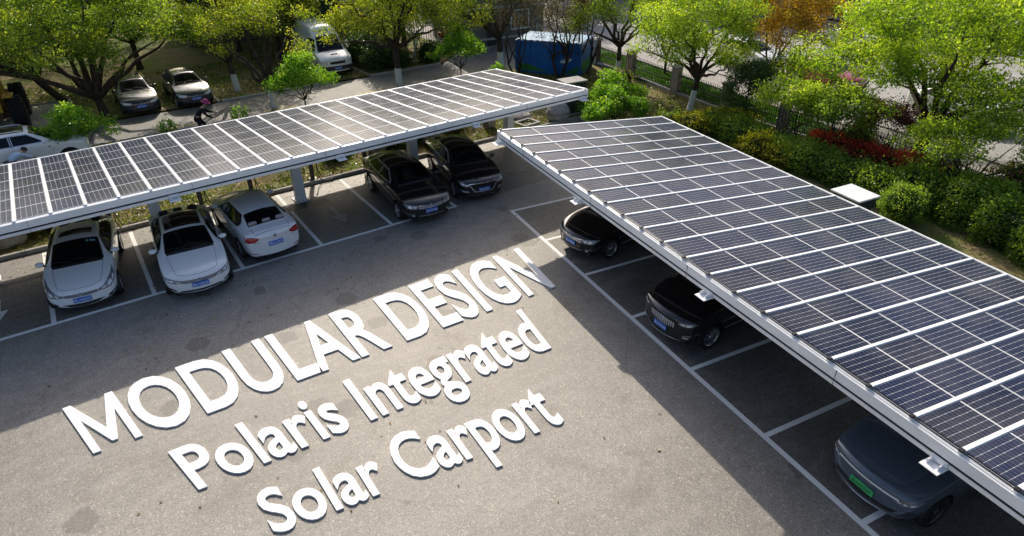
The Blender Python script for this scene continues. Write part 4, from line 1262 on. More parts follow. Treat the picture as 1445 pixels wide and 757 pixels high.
VAN = dict(kind='van', name='parked_van', stations=van_stations, L=5.4, W=2.0, H=2.66, zn=1.02, zc=1.32, cowl=.98, header=1.62, roofend=5.0, fo=.95, wb=3.1, R=.35, bp=2.4, spokes=8, cabin=False, glass=M['glass_dark'], cowl_index=3, hood_in=.05,
    front=[('*headlight', 'F', [(.58, .80), (.86, .80), (.90, .98), (.60, .95)], M['lamp_clear'], .006), ('grille', 'F', [(-.45, .78), (.45, .78), (.48, .92), (-.48, .92)], M['black_plastic'], .006),
           ('bumper', 'F', [(-.92, .42), (.92, .42), (.92, .66), (-.92, .66)], M['dark_grey'], .008), ('hood_vent', 'T', [(.62, -.22), (.62, .22), (.50, .20), (.50, -.20)], M['black_plastic'], .006)])
make_car(VAN, 'white high-roofed van parked nose to the road before the paling fence', P_WHITE, nose_at(15.70, 19.25, R(-91), 5.4), R(-91), 'van', plate=('F', .54, '苏A·90F3K', False))
ST = dict(WAG, chrome_win=False, rails=None, roof_glass=None, H=1.64, L=4.5)
ST.pop('rails')
make_car(ST, 'white car parked along the street beside the orange tree', P_WHITE, (36.8, 6.5, 0), R(-96))
make_car(dict(CC, badge=None), 'red car parked along the street behind the orange tree', P_RED, (36.95, 1.5, 0), R(-96))
make_car(dict(CC, badge=None), 'pale silver car on the far side of the street beyond the lime tree', P_SILVER, (46.4, 5.8, 0), R(84))
make_car(dict(ST), 'dark car on the far side of the street above the white street car', P_GREY, (45.3, 14.6, 0), R(84))
make_car(dict(CC, badge=None), 'white sedan parked along the street, seen through the right-hand tree', P_WHITE, (36.6, -5.6, 0), R(-97))

# ------------------------------------------------------------------ wheel loader, half out of the picture
def loader():
    t = empty('wheel_loader', 'rusty yellow wheel loader with big lugged tyres at the left edge', 'loader', (-1.05, 20.3, .05), R(-92))
    yel = simple('worn_yellow_machine_paint', (.42, .25, .03), .55, 0, .3, 0, .4, 4, .2)
    rust = simple('rusty_brown_steel', (.12, .060, .035), .8, 0, .2, 0, .5, 5, .4)
    def tyre(x, y):
        b = MB(); rot = Matrix.Translation((x, y, .80)) @ Matrix.Rotation(PI / 2, 4, 'X')
        b.lathe([(.40, -.24), (.66, -.29), (.755, -.25), (.78, -.12), (.78, .12), (.755, .25), (.66, .29), (.40, .24), (.40, -.24)], 36, 0, rot)
        for k in range(22):
            for s in (-1, 1):
                a = 2 * PI * (k + (.5 if s > 0 else 0)) / 22
                Mx = rot @ Matrix.Rotation(a, 4, 'Z') @ Matrix.Translation((.795, 0, s * .14)) @ Matrix.Rotation(s * .55, 4, 'X')
                b.box((0, 0, 0), (.07, .085, .30), 0, None, .012)
                nv = 24 if False else None
                # move the box just added into place
                cnt = BOXN[0] if BOXN else None
                for i in range(BOXV, 0, -1):
                    b.v[-i] = tuple(Mx @ Vector(b.v[-i]))
        w_ = b.build('tyre', M['rubber'], t)
        b = MB(); b.lathe([(.41, .20), (.36, .16), (.34, .05), (.12, .05), (.10, .14), (.001, .14)], 24, 0, rot); b.lathe([(.41, -.20), (.36, -.16), (.34, -.05), (.12, -.05), (.10, -.14), (.001, -.14)], 24, 0, rot)
        b.build('rim', yel, w_)
    q = MB(); q.box((0, 0, 0), (.07, .085, .30), 0, None, .012)
    global BOXV, BOXN
    BOXV = len(q.v); BOXN = None
    for x in (1.0, -1.5):
        for y in (-.98, .98): tyre(x, y)
    b = MB(); b.box((-.3, 0, .95), (3.4, .85, .55), 0, None, .06); b.box((1.0, 0, .80), (.30, 1.5, .28), 0, None, .05); b.box((-1.5, 0, .80), (.30, 1.5, .28), 0, None, .05)
    b.build('chassis', rust, t)
    b = MB(); b.box((1.0, 0, 1.55), (1.5, .95, .62), 0, None, .08); b.box((1.72, 0, 1.45), (.10, 1.0, .75), 0, None, .03); b.box((.9, -.78, 1.62), (.9, .45, .07), 0, None, .02); b.box((.9, .78, 1.62), (.9, .45, .07), 0, None, .02)
    b.build('engine_cover', yel, t)
    b = MB(); b.box((-.55, 0, 1.65), (1.25, 1.15, .70), 0, None, .06)
    for sx in (-1.1, .02):
        for sy in (-.52, .52): b.box((sx, sy, 2.30), (.08, .08, .75))
    b.box((-.54, 0, 2.72), (1.40, 1.30, .12), 0, None, .04)
    cb = b.build('cab', yel, t)
    b = MB(); b.box((-.54, 0, 2.30), (1.06, 1.00, .70)); b.build('cab_window', M['glass_dark'], cb)
    for s in (-.38, .38):
        b = MB(); b.tube([(-1.0, s, 1.5), (-1.9, s, 1.25), (-2.7, s, .45)], .10, 8); b.build('lift_arm', yel, t)
    b = MB()
    pr = [(0, 0), (.75, .02), (.62, .25), (.70, .85), (.30, .95), (.55, .60), (.45, .12), (0, .05)]
    Mx = Matrix.Translation((-3.5, 0, .08)) @ Matrix(((1, 0, 0, 0), (0, 0, 1, 0), (0, 1, 0, 0), (0, 0, 0, 1)))
    b.prism([(x, z) for x, z in pr], -1.15, 1.15, 0, Mx); b.build('bucket', rust, t)
    b = MB(); b.tube([(1.35, .25, 1.85), (1.35, .25, 2.45), (1.42, .25, 2.52)], .045, 8); b.build('exhaust_pipe', M['black_plastic'], t)
loader()
def scooter():
    t = empty('parked_scooter', 'small white and red scooter parked by the forecourt near the gatehouse', 'scooter', (24.6, 21.6, .012), R(-70))
    for x in (-.55, .55):
        b = MB(); rot = Matrix.Translation((x, 0, .22)) @ Matrix.Rotation(PI / 2, 4, 'X')
        b.lathe([(.13, -.045), (.20, -.05), (.22, 0), (.20, .05), (.13, .045), (.02, .04), (.02, -.04), (.13, -.045)], 20, 0, rot); b.build('wheel', M['rubber'], t)
    b = MB(); b.tube([(-.62, 0, .55), (-.35, 0, .48), (-.10, 0, .26), (.25, 0, .26), (.42, 0, .55), (.40, 0, .92)], [.12, .15, .11, .10, .12, .08], 10); b.build('body', P_WHITE, t)
    b = MB(); b.tube([(-.72, 0, .70), (-.3, 0, .73), (-.05, 0, .70)], [.09, .13, .09], 10); b.build('seat', M['black_plastic'], t)
    b = MB(); b.box((-.82, 0, .88), (.32, .34, .28), 0, None, .05); b.build('top_box', P_RED, t)
    b = MB(); b.tube([(.32, -.32, 1.02), (.40, -.1, 1.0), (.40, .1, 1.0), (.32, .32, 1.02)], .018, 8); b.tube([(.52, 0, .25), (.40, 0, 1.0)], .03, 8); b.build('handlebar', M['black_plastic'], t)
scooter()

# ------------------------------------------------------------------ people
def skin_mesh(name, pts, edges, root_i, mats, sub=2):
    me = bpy.data.meshes.new(name); me.from_pydata([p[:3] for p in pts], edges, [])
    o = bpy.data.objects.new(name, me); COL.objects.link(o)
    md = o.modifiers.new('skin', 'SKIN'); md.use_smooth_shade = True
    for i, p in enumerate(pts):
        s = me.skin_vertices[0].data[i]; r_ = p[3]; s.radius = (r_, p[4] if len(p) > 4 else r_); s.use_root = (i == root_i)
    m2 = o.modifiers.new('s', 'SUBSURF'); m2.levels = sub; m2.render_levels = sub
    dg = bpy.context.evaluated_depsgraph_get(); dg.update()
    out = bpy.data.meshes.new_from_object(o.evaluated_get(dg))
    bpy.data.objects.remove(o); bpy.data.meshes.remove(me)
    out.name = name
    out.materials.clear()
    for m_ in mats: out.materials.append(m_)
    for p in out.polygons: p.use_smooth = True
    return out

def person(label, loc, rz, J, skin_col, top, legs, hair, hat=None):
    """J: joints in local metres, +x is forward"""
    t = empty('person', label, 'person', loc, rz)
    sk = simple('skin', skin_col, .6); shoe = simple('dark_shoes', (.02, .02, .02), .6)
    names = list(J); ix = {k: i for i, k in enumerate(names)}
    rad = dict(pelvis=(.135, .11), waist=(.125, .10), chest=(.155, .115), neck=(.055,), head0=(.075,), head1=(.095,), head2=(.075,),
               shl=(.065,), shr=(.065,), ell=(.046,), elr=(.046,), wrl=(.034,), wrr=(.034,), hdl=(.036,), hdr=(.036,), hil=(.09,), hir=(.09,), knl=(.065,), knr=(.065,), anl=(.045,), anr=(.045,), tol=(.04,), tor=(.04,))
    E = [('pelvis', 'waist'), ('waist', 'chest'), ('chest', 'neck'), ('neck', 'head0'), ('head0', 'head1'), ('head1', 'head2'), ('chest', 'shl'), ('chest', 'shr'), ('shl', 'ell'), ('ell', 'wrl'), ('wrl', 'hdl'), ('shr', 'elr'), ('elr', 'wrr'), ('wrr', 'hdr'),
         ('pelvis', 'hil'), ('pelvis', 'hir'), ('hil', 'knl'), ('hir', 'knr'), ('knl', 'anl'), ('knr', 'anr'), ('anl', 'tol'), ('anr', 'tor')]
    pts = [(*J[k], *rad[k]) for k in names]
    body = skin_mesh('body', pts, [(ix[a], ix[b]) for a, b in E], ix['pelvis'], [sk])
    link('body', body, t)
    def cloth(nm, keys, k, mat, extra=None):
        sub = [(*J[q], *[v * k + .012 for v in rad[q]]) for q in keys]; i2 = {q: i for i, q in enumerate(keys)}
        ed = [(i2[a], i2[b]) for a, b in E if a in i2 and b in i2]
        link(nm, skin_mesh(nm, sub, ed, 0, [mat]), t)
    cloth('jacket', ['pelvis', 'waist', 'chest', 'shl', 'shr', 'ell', 'elr', 'wrl', 'wrr'], 1.12, top)
    cloth('trousers', ['pelvis', 'hil', 'hir', 'knl', 'knr', 'anl', 'anr'], 1.10, legs)
    for s in 'lr':
        b = MB(); a = Vector(J['an' + s]); o_ = Vector(J['to' + s]); b.tube([a + Vector((-.05, 0, -.03)), (a + o_) / 2 + Vector((0, 0, -.02)), o_ + Vector((.03, 0, 0))], [.05, .052, .04], 8)
        b.build('shoe', shoe, t)
    # hands: palm is in the body, five bent fingers leave it
    for s in 'lr':
        w_ = Vector(J['wr' + s]); h = Vector(J['hd' + s]); d = (h - w_).normalized(); side = d.cross(Vector((0, 0, 1)));
        if side.length < .1: side = Vector((0, 1, 0))
        side.normalize(); nrm = side.cross(d).normalized()
        b = MB()
        for k, (o2, ln) in enumerate(((-.030, .060), (-.010, .072), (.010, .070), (.028, .056))):
            p0 = h + side * o2 + d * .012; b.tube([p0, p0 + d * ln * .45 - nrm * .006, p0 + d * ln * .75 - nrm * .03, p0 + d * ln * .7 - nrm * .055], [.0095, .009, .008, .006], 6)
        p0 = h + side * -.036 - d * .02; b.tube([p0, p0 - side * .03 + d * .02 - nrm * .01, p0 - side * .025 + d * .05 - nrm * .03], [.011, .010, .007], 6)
        b.build('hand', sk, t)
    # face and hair
    h0, h1, h2 = Vector(J['head0']), Vector(J['head1']), Vector(J['head2'])
    upv = (h2 - h0).normalized(); fwd = Vector((1, 0, 0)); fwd = (fwd - upv * fwd.dot(upv)).normalized(); lat = upv.cross(fwd)
    b = MB()
    b.tube([h1 + fwd * .085 + upv * .015, h1 + fwd * .118 - upv * .02, h1 + fwd * .09 - upv * .03], [.010, .016, .010], 6)
    for sg in (-1, 1):
        b.tube([h1 + lat * sg * .093 + upv * .02, h1 + lat * sg * .108, h1 + lat * sg * .093 - upv * .03], [.012, .018, .010], 6)
    b.build('nose_and_ears', sk, t)
    b = MB()
    for sg in (-1, 1): b.box(h1 + fwd * .094 + lat * sg * .034 + upv * .012, (.012, .022, .010), 0)
    b.box(h1 + fwd * .094 - upv * .055, (.010, .045, .008), 0)
    b.build('eyes_and_mouth', shoe, t)
    Vs, Fs = ico_points(3)
    P = []
    for v in Vs:
        v = Vector(v)
        c = h1 + upv * .03 - fwd * .012 + (lat * v.y * .112 + fwd * v.x * .118 + upv * max(v.z, -.75 if v.x < .25 else .12) * .115)
        P.append(c)
    b = MB(); b.add(P, Fs.tolist(), 0, True); b.build('hair', hair, t)
    if hat:
        b = MB(); Mx = Matrix.Translation(h1 + upv * .05) @ upv.to_track_quat('Z', 'Y').to_matrix().to_4x4()
        b.lathe([(.205, -.03), (.20, -.012), (.135, .0), (.132, .05), (.11, .105), (.05, .135), (.001, .138)], 20, 0, Mx); b.build('hat', hat, t)
    return t
sweeperJ = dict(pelvis=(-.12, 0, .86), waist=(-.03, 0, 1.02), chest=(.14, 0, 1.22), neck=(.27, 0, 1.35), head0=(.31, 0, 1.40), head1=(.36, 0, 1.48), head2=(.38, 0, 1.57),
    shl=(.16, .18, 1.25), shr=(.16, -.18, 1.25), ell=(.36, .24, 1.02), elr=(.30, -.26, .98), wrl=(.58, .14, .98), wrr=(.50, -.12, .82), hdl=(.65, .10, .98), hdr=(.58, -.08, .80),
    hil=(-.12, .10, .80), hir=(-.12, -.10, .80), knl=(.12, .12, .47), knr=(-.08, -.11, .46), anl=(.06, .12, .09), anr=(-.32, -.12, .09), tol=(.20, .13, .04), tor=(-.18, -.13, .04))
DK = simple('black_work_jacket', (.018, .018, .022), .8, 0, .3, 0, .3, 9); PK = simple('magenta_sun_hat', (.42, .03, .16), .6); HR = simple('black_hair', (.010, .009, .008), .5)
person('person in dark work clothes and magenta hat sweeping the road edge', (6.75, 13.2, .05), R(-12), sweeperJ, (.42, .26, .18), DK, DK, HR, PK)
t = empty('broom', 'long-handled broom held by the person in the magenta hat', 'broom', (7.55, 12.98, .05), R(-12))
b = MB(); b.tube([(-.30, .22, 1.22), (.06, 0, .10)], .013, 8); b.build('handle', simple('wooden_stick', (.40, .26, .14), .6), t)
b = MB(); b.add([(-.02, -.05, .16), (.12, -.05, .16), (.12, .05, .16), (-.02, .05, .16), (-.12, -.18, .0), (.28, -.18, .0), (.28, .18, .0), (-.12, .18, .0)], [(0, 1, 2, 3), (0, 4, 5, 1), (1, 5, 6, 2), (2, 6, 7, 3), (3, 7, 4, 0), (7, 6, 5, 4)]); b.build('bristles', simple('broom_straw', (.38, .27, .12), .9), t)
t = empty('dustpan', 'upright dustpan with long handle in front of the sweeper', 'dustpan', (7.75, 13.35, .05), R(20))
b = MB(); b.tube([(0, 0, .06), (-.02, 0, .95)], .012, 8); b.build('handle', M['dark_grey'], t)
b = MB(); b.box((.05, 0, .04), (.28, .30, .02), 0, None, .005); b.box((-.08, 0, .12), (.02, .30, .16)); b.box((.03, .15, .09), (.22, .02, .10)); b.box((.03, -.15, .09), (.22, .02, .10)); b.build('pan', M['dark_grey'], t)
washJ = dict(pelvis=(-.22, 0, .88), waist=(-.08, 0, .98), chest=(.16, 0, 1.06), neck=(.30, 0, 1.10), head0=(.35, 0, 1.12), head1=(.43, 0, 1.14), head2=(.50, 0, 1.18),
    shl=(.17, .18, 1.08), shr=(.17, -.18, 1.08), ell=(.36, .25, .88), elr=(.38, -.24, .90), wrl=(.55, .18, .76), wrr=(.58, -.16, .82), hdl=(.61, .15, .73), hdr=(.64, -.13, .80),
    hil=(-.22, .10, .82), hir=(-.22, -.10, .82), knl=(-.08, .12, .47), knr=(-.16, -.11, .47), anl=(-.16, .12, .09), anr=(-.36, -.12, .09), tol=(-.02, .13, .04), tor=(-.22, -.13, .04))
BLU = simple('light_blue_shirt', (.42, .55, .72), .7, 0, .3, 0, .1, 6); NV = simple('navy_trousers', (.02, .025, .05), .8)
person('person in light blue shirt bending over beside the white wagon', (-.35, 11.85, .05), R(35), washJ, (.45, .29, .20), BLU, NV, HR)
# ------------------------------------------------------------------ vegetation
def leaves_mesh(name, C, ln, wd, mat, tint, up=.9, seedrng=None):
    """one mesh of leaf-shaped quads at the points C (n,3)"""
    r = seedrng or rng
    n = len(C)
    N = r.normal(size=(n, 3)); N[:, 2] += up; N /= np.linalg.norm(N, axis=1)[:, None]
    A = r.normal(size=(n, 3)); A -= (A * N).sum(1)[:, None] * N; A /= np.linalg.norm(A, axis=1)[:, None] + 1e-9
    B = np.cross(N, A)
    l = (ln * r.uniform(.65, 1.35, n))[:, None]; w = (wd * r.uniform(.7, 1.3, n))[:, None]
    V = np.empty((n, 4, 3))
    V[:, 0] = C - A * l * .5; V[:, 2] = C + A * l * .5 - N * l * .12
    V[:, 1] = C + B * w * .5 + N * w * .12; V[:, 3] = C - B * w * .5 + N * w * .12
    F = np.arange(n * 4).reshape(n, 4)
    return np_mesh(name, V.reshape(-1, 3), F, mat, None, False, np.repeat(tint, 4))

def bez(p0, p1, p2, k):
    t = np.linspace(0, 1, k)[:, None]
    return (1 - t) ** 2 * p0 + 2 * t * (1 - t) * p1 + t ** 2 * p2

def make_tree(name, label, base, height, crown, trunk_r, fork, leafmat, bark, n_clump=70, per=120, leaf=(.13, .075), lean=(0, 0), limbs=6, cr=(.75, .45), seed=1, cat='tree', group=None, stems=1, hole=.0, stem_name='trunk', crown_name='crown', low=None):
    """crown: list of (dx, dy, z, rx, ry, rz) ellipsoids relative to the base"""
    r = np.random.default_rng(seed)
    per = per * 1.45; leaf = (leaf[0] * .87, leaf[1] * .85)
    root = empty(name, label, cat, base, 0, group)
    tb = MB()
    vol = np.array([c[3] * c[4] * c[5] for c in crown]); vol = vol ** .67; vol /= vol.sum()
    T = []
    for c, v in zip(crown, vol):
        k = max(4, int(round(n_clump * v)))
        d = r.normal(size=(k, 3)); d /= np.linalg.norm(d, axis=1)[:, None]
        d[:, 2] = np.where(d[:, 2] < -.55, -d[:, 2], d[:, 2])
        rad = r.uniform(.25, 1.0, k) ** .45
        T.append(np.array(c[:3]) + d * rad[:, None] * np.array(c[3:6]))
    T = np.vstack(T)
    fork_pts = []
    for st in range(stems):
        off = np.array([0, 0, 0.0]) if stems == 1 else np.array([math.cos(st * 2.4) * .16, math.sin(st * 2.4) * .16, 0])
        f = np.array([lean[0] * fork, lean[1] * fork, fork]) + off * 3.2 + (r.normal(size=3) * .12 * (stems > 1))
        mid = off + (f - off) * .5 + np.array([r.uniform(-.10, .10), r.uniform(-.10, .10), 0]) * fork * .3
        P = bez(off - np.array([0, 0, .05]), mid, f, 7)
        rr = np.linspace(1.0, .74, 7) * trunk_r / stems ** .4; rr[0] *= 1.28
        tb.tube([Vector(p) for p in P], list(rr), 9, 0)
        fork_pts.append(f)
    F0 = np.array(fork_pts)
    # main limbs: farthest-point picks among the clumps
    pick = [int(r.integers(len(T)))]
    D = np.linalg.norm(T - T[pick[0]], axis=1)
    for _ in range(limbs - 1):
        i = int(np.argmax(D * r.uniform(.8, 1.0, len(T)))); pick.append(i); D = np.minimum(D, np.linalg.norm(T - T[i], axis=1))
    nodes = []; nrad = []
    for j, i in enumerate(pick):
        f = F0[j % len(F0)]; e = f + (T[i] - f) * .86
        mid = f + (e - f) * .5 + np.array([0, 0, np.linalg.norm((e - f)[:2]) * .16]) + r.normal(size=3) * .18
        P = bez(f - (e - f) * .02, mid, e, 9)
        P[2:-1] += r.normal(size=(6, 3)) * .07
        rr = np.linspace(.62, .10, 9) * trunk_r / stems ** .3
        tb.tube([Vector(p) for p in P], list(rr), 6, 0)
        nodes.append(P[2:]); nrad.append(rr[2:])
    NN = np.vstack(nodes); NR = np.concatenate(nrad)
    for i in range(len(T)):
        d = np.linalg.norm(NN - T[i], axis=1); j = int(np.argmin(d + (NN[:, 2] > T[i][2]) * .5))
        if d[j] < .15: continue
        s = NN[j]; e = T[i]
        mid = (s + e) / 2 + r.normal(size=3) * .12 + np.array([0, 0, .1])
        P = bez(s, mid, e, 5)
        tb.tube([Vector(p) for p in P], list(np.linspace(min(NR[j] * .7, .05), .008, 5)), 4, 0, False)
        NN = np.vstack([NN, P[2:4]]); NR = np.concatenate([NR, np.linspace(.022, .012, 2)])
    trunk = tb.build(stem_name, bark, root)
    # leaf clumps
    k = len(T)
    size = r.uniform(.6, 1.25, k)
    size[r.random(k) < hole] *= .35
    cnt = np.maximum(8, (per * size ** 2).astype(int))
    idx = np.repeat(np.arange(k), cnt); n = len(idx)
    d = r.normal(size=(n, 3)); d /= np.linalg.norm(d, axis=1)[:, None]
    rad = r.random(n) ** .40
    C = T[idx] + d * (rad * size[idx])[:, None] * np.array([cr[0], cr[0], cr[1]])
    C += r.normal(size=(n, 3)) * .05
    ct = r.uniform(.15, .85, k)
    tint = np.clip(ct[idx] + r.normal(size=n) * .16 + d[:, 2] * rad * .14, 0, 1)
    me = leaves_mesh(crown_name, C, leaf[0], leaf[1], leafmat, tint, .8, r)
    link(crown_name, me, root)
    return root

def make_bush(name, label, base, blobs, leafmat, leaf=(.10, .06), dens=260, seed=1, cat='shrub', group=None, rough=.24, core=True, rz=0.0, stem=True, core_col=None, box=None, flowers=None):
    """leafy mass: blobs (dx,dy,z,rx,ry,rz); leaves in a shell around a dark inside; box=(lx,ly,h) for a clipped hedge"""
    r = np.random.default_rng(seed)
    root = empty(name, label, cat, base, rz, group)
    Cs = []; Ts = []
    if box:
        lx, ly, h = box
        area = lx * ly + 2 * h * (lx + ly); n = int(area * dens)
        q = r.random((n, 3)); fsel = r.random(n) * area
        P = np.empty((n, 3))
        P[:] = (q - .5) * np.array([lx, ly, 0]); P[:, 2] = q[:, 2] * h
        a1 = lx * ly; a2 = a1 + 2 * h * lx
        top = fsel < a1; P[top, 2] = h
        fr = (fsel >= a1) & (fsel < a2); P[fr, 1] = np.where(r.random(fr.sum()) < .5, -ly / 2, ly / 2)
        sd = fsel >= a2; P[sd, 0] = np.where(r.random(sd.sum()) < .5, -lx / 2, lx / 2)
        # round the shoulders and let the face billow
        u = np.abs(P[:, 1]) / (ly / 2); P[:, 2] *= 1 - .22 * u ** 4
        wob = np.sin(P[:, 0] * 2.1 + seed) * .5 + np.sin(P[:, 0] * 4.7 + P[:, 1] * 3 + seed * 2) * .35 + np.sin(P[:, 2] * 5 + P[:, 0] * 1.3) * .3
        P[:, 2] *= 1 + wob * rough * .55; P[:, 1] *= 1 + wob * rough * .8
        P += r.normal(size=(n, 3)) * np.array([.10, .08, .08]) + (r.random(n) < .07)[:, None] * np.abs(r.normal(size=(n, 3))) * np.array([.02, .05, .22])
        P[:, 2] = np.abs(P[:, 2])
        Cs.append(P); Ts.append(np.clip(.42 + wob * .22 + r.normal(size=n) * .2 + (P[:, 2] / h - .5) * .2, 0, 1))
    for b in blobs:
        area = 4 * PI * ((b[3] * b[4]) ** 1.6 / 3 + (b[3] * b[5]) ** 1.6 / 3 + (b[4] * b[5]) ** 1.6 / 3) ** (1 / 1.6)
        n = int(area * dens)
        d = r.normal(size=(n, 3)); d /= np.linalg.norm(d, axis=1)[:, None]
        wob = np.sin(d[:, 0] * 5 + seed) * np.sin(d[:, 1] * 6 + seed * 1.7) + .6 * np.sin(d[:, 2] * 9 + d[:, 0] * 7 + seed)
        rad = (1 + rough * wob) * r.uniform(.70, 1.06, n) * np.where(r.random(n) < .10, r.uniform(1.0, 1.32, n), 1.0)
        P = np.array(b[:3]) + d * rad[:, None] * np.array(b[3:6])
        keep = P[:, 2] > .02
        P = P[keep]
        Cs.append(P); Ts.append(np.clip(.42 + wob[keep] * .22 + r.normal(size=keep.sum()) * .18 + d[keep, 2] * .15, 0, 1))
    C = np.vstack(Cs); T = np.concatenate(Ts)
    link('foliage', leaves_mesh('foliage', C, leaf[0], leaf[1], leafmat, T, .6, r), root)
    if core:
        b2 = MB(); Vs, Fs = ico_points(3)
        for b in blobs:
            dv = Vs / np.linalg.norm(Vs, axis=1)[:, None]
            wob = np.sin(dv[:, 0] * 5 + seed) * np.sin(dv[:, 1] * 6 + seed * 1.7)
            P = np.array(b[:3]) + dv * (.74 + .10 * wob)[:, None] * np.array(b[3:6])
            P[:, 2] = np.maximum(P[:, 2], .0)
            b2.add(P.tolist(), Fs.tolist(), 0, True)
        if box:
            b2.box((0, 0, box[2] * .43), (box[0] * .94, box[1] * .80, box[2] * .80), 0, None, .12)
        b2.build('shade_core', M['leaf_core'], root)
    if stem:
        b2 = MB()
        for i in range(4):
            a = i * 1.7 + seed
            b2.tube([(math.cos(a) * .05, math.sin(a) * .05, -.04), (math.cos(a) * .15, math.sin(a) * .15, .25), (math.cos(a) * .3, math.sin(a) * .3, .55)], [.022, .016, .007], 5)
        b2.build('stem', M['bark'], root)
    if flowers:
        mt, k, col = flowers
        sel = r.choice(len(C), k, replace=False)
        F_ = C[sel] + np.array([0, 0, .05]) + r.normal(size=(k, 3)) * .03
        link('blossom', leaves_mesh('blossom', F_, col[0], col[1], mt, r.random(k), .8, r), root)
    return root

M['bark'] = bark_mat('brown_bark', (.030, .022, .016), (.10, .075, .055))
M['bark_white'] = bark_mat('limewashed_bark', (.030, .022, .016), (.10, .075, .055), (.74, .72, .68), 1.0)
M['bark_white_tall'] = bark_mat('limewashed_bark_tall', (.030, .022, .016), (.10, .075, .055), (.74, .72, .68), 1.1)
M['bark_pale'] = bark_mat('pale_stem', (.38, .36, .33), (.55, .53, .5))
M['leaf_core'] = simple('painted_shade_core', (.022, .034, .010), .9, 0, .1, 0, .6, 12)  # dark green solid core, shade inside the foliage put into the colour
LG = leaf_mat('spring_leaf', [(0, (.045, .085, .014)), (.35, (.115, .19, .028)), (.7, (.235, .32, .04)), (1, (.42, .44, .07))], .50)
LY = leaf_mat('yellow_green_leaf', [(0, (.075, .10, .012)), (.35, (.16, .22, .022)), (.7, (.30, .35, .03)), (1, (.48, .42, .05))], .50)
LB = leaf_mat('bright_sapling_leaf', [(0, (0.0508, 0.131, 0.0145)), (.4, (0.131, 0.275, 0.0261)), (.8, (0.246, 0.406, 0.0435)), (1, (0.406, 0.522, 0.087))], .50)
LL = leaf_mat('lime_leaf', [(0, (.065, .12, .014)), (.35, (.175, .27, .028)), (.7, (.31, .41, .042)), (1, (.48, .52, .08))], .52)
LD = leaf_mat('dark_evergreen_leaf', [(0, (.018, .042, .010)), (.5, (.05, .10, .022)), (1, (.12, .18, .04))], .25)
LH = leaf_mat('hedge_leaf', [(0, (.05, .10, .018)), (.4, (.14, .23, .035)), (.75, (.25, .36, .05)), (1, (.40, .47, .09))], .5)
LO = leaf_mat('orange_leaf', [(0, (.16, .11, .015)), (.4, (.38, .22, .03)), (.7, (.46, .29, .045)), (1, (.42, .40, .07))], .48)
LR = leaf_mat('red_photinia_leaf', [(0, (.12, .08, .03)), (.2, (.42, .045, .04)), (.7, (.66, .08, .07)), (1, (.74, .26, .2))], .55)
LP = leaf_mat('purple_plum_leaf', [(0, (0.032, 0.0128, 0.016)), (.5, (0.104, 0.032, 0.0384)), (1, (0.224, 0.08, 0.08))], .35)
LGOLD = leaf_mat('golden_privet_leaf', [(0, (0.096, 0.108, 0.0072)), (.4, (0.264, 0.264, 0.0144)), (.8, (0.456, 0.408, 0.024)), (1, (0.576, 0.504, 0.06))], .45)
FP = leaf_mat('pink_blossom', [(0, (.40, .08, .14)), (1, (.62, .25, .32))], .4)
LT = leaf_mat('brownish_twig_leaf', [(0, (.05, .035, .025)), (.5, (.13, .10, .06)), (1, (.20, .17, .08))], .4)

TG = None
def E_(x, y, z, a, b=None, c=None): return (x, y, z, a, b or a, c or a * .7)
# --- the row along the service road and in the far lawn
make_tree('camphor_tree', 'large spreading tree with low dark limbs in front of the two grey cars', (3.3, 19.3, 0), 8, [E_(-1.8, -.6, 4.0, 3.6, 3.0, 1.6), E_(2.2, -.8, 3.9, 3.2, 2.6, 1.4), E_(4.6, .2, 3.6, 1.7, 1.9, .9), E_(-4.6, .3, 3.8, 3.0, 2.6, 1.4), E_(.2, .8, 5.8, 4.2, 3.4, 1.6), E_(-.6, -2.2, 3.3, 2.2, 1.0, .8)], .25, .9, LG, M['bark'], 270, 112, (.15, .09), (-.10, 0), 11, (.80, .42), 11, hole=.1)
make_tree('camphor_tree', 'tree with a trunk leaning left behind the large spreading tree', (1.9, 23.0, 0), 8, [E_(-3.0, 0, 4.6, 3.4, 3.0, 1.8), E_(-.5, 1.5, 5.6, 3.4, 3.0, 1.9), E_(-6.5, 0, 4.0, 3.0, 2.6, 1.5)], .22, 1.4, LG, M['bark'], 120, 110, (.16, .09), (-.7, 0), 6, (.9, .5), 12)
make_tree('camphor_tree', 'yellowing tree with a whitewashed foot on the far lawn beside the parked grey sedan', (9.9, 19.7, 0), 7.5, [E_(-.2, .8, 4.6, 2.9, 2.4, 1.6), E_(-1.8, .2, 3.7, 1.8, 1.7, .9), E_(.8, 1.0, 5.8, 2.6, 2.4, 1.4)], .19, 1.6, LY, M['bark_white'], 105, 80, (.14, .085), (-.06, .05), 7, (.72, .40), 13, hole=.2)
make_tree('camphor_tree', 'many-limbed yellow tree on the near edge of the service road, beside the bright sapling', (10.75, 15.7, 0), 7, [E_(-1.2, .4, 3.9, 1.9, 1.7, 1.2), E_(1.0, .1, 3.8, 1.9, 1.7, 1.2), E_(0, .5, 5.0, 2.6, 2.2, 1.2), E_(1.7, -.2, 2.5, .9, .9, .45), E_(-1.9, .2, 2.9, .8, .8, .4)], .19, .9, LY, M['bark_white'], 100, 62, (.13, .08), (-.08, .02), 9, (.58, .34), 14, hole=.3)
make_tree('camphor_tree', 'round yellow-green tree with straight trunk at the road edge behind the carport middle', (17.75, 15.5, 0), 7, [E_(-2.3, .2, 3.1, 2.2, 1.8, .95), E_(1.9, 0, 3.3, 2.1, 1.8, 1.0), E_(0, .5, 4.1, 3.4, 2.2, 1.2), E_(-.4, .4, 5.2, 2.8, 2.2, 1.2)], .21, 2.0, LY, M['bark_white'], 165, 95, (.13, .08), (.0, .02), 10, (.66, .34), 15, hole=.15)
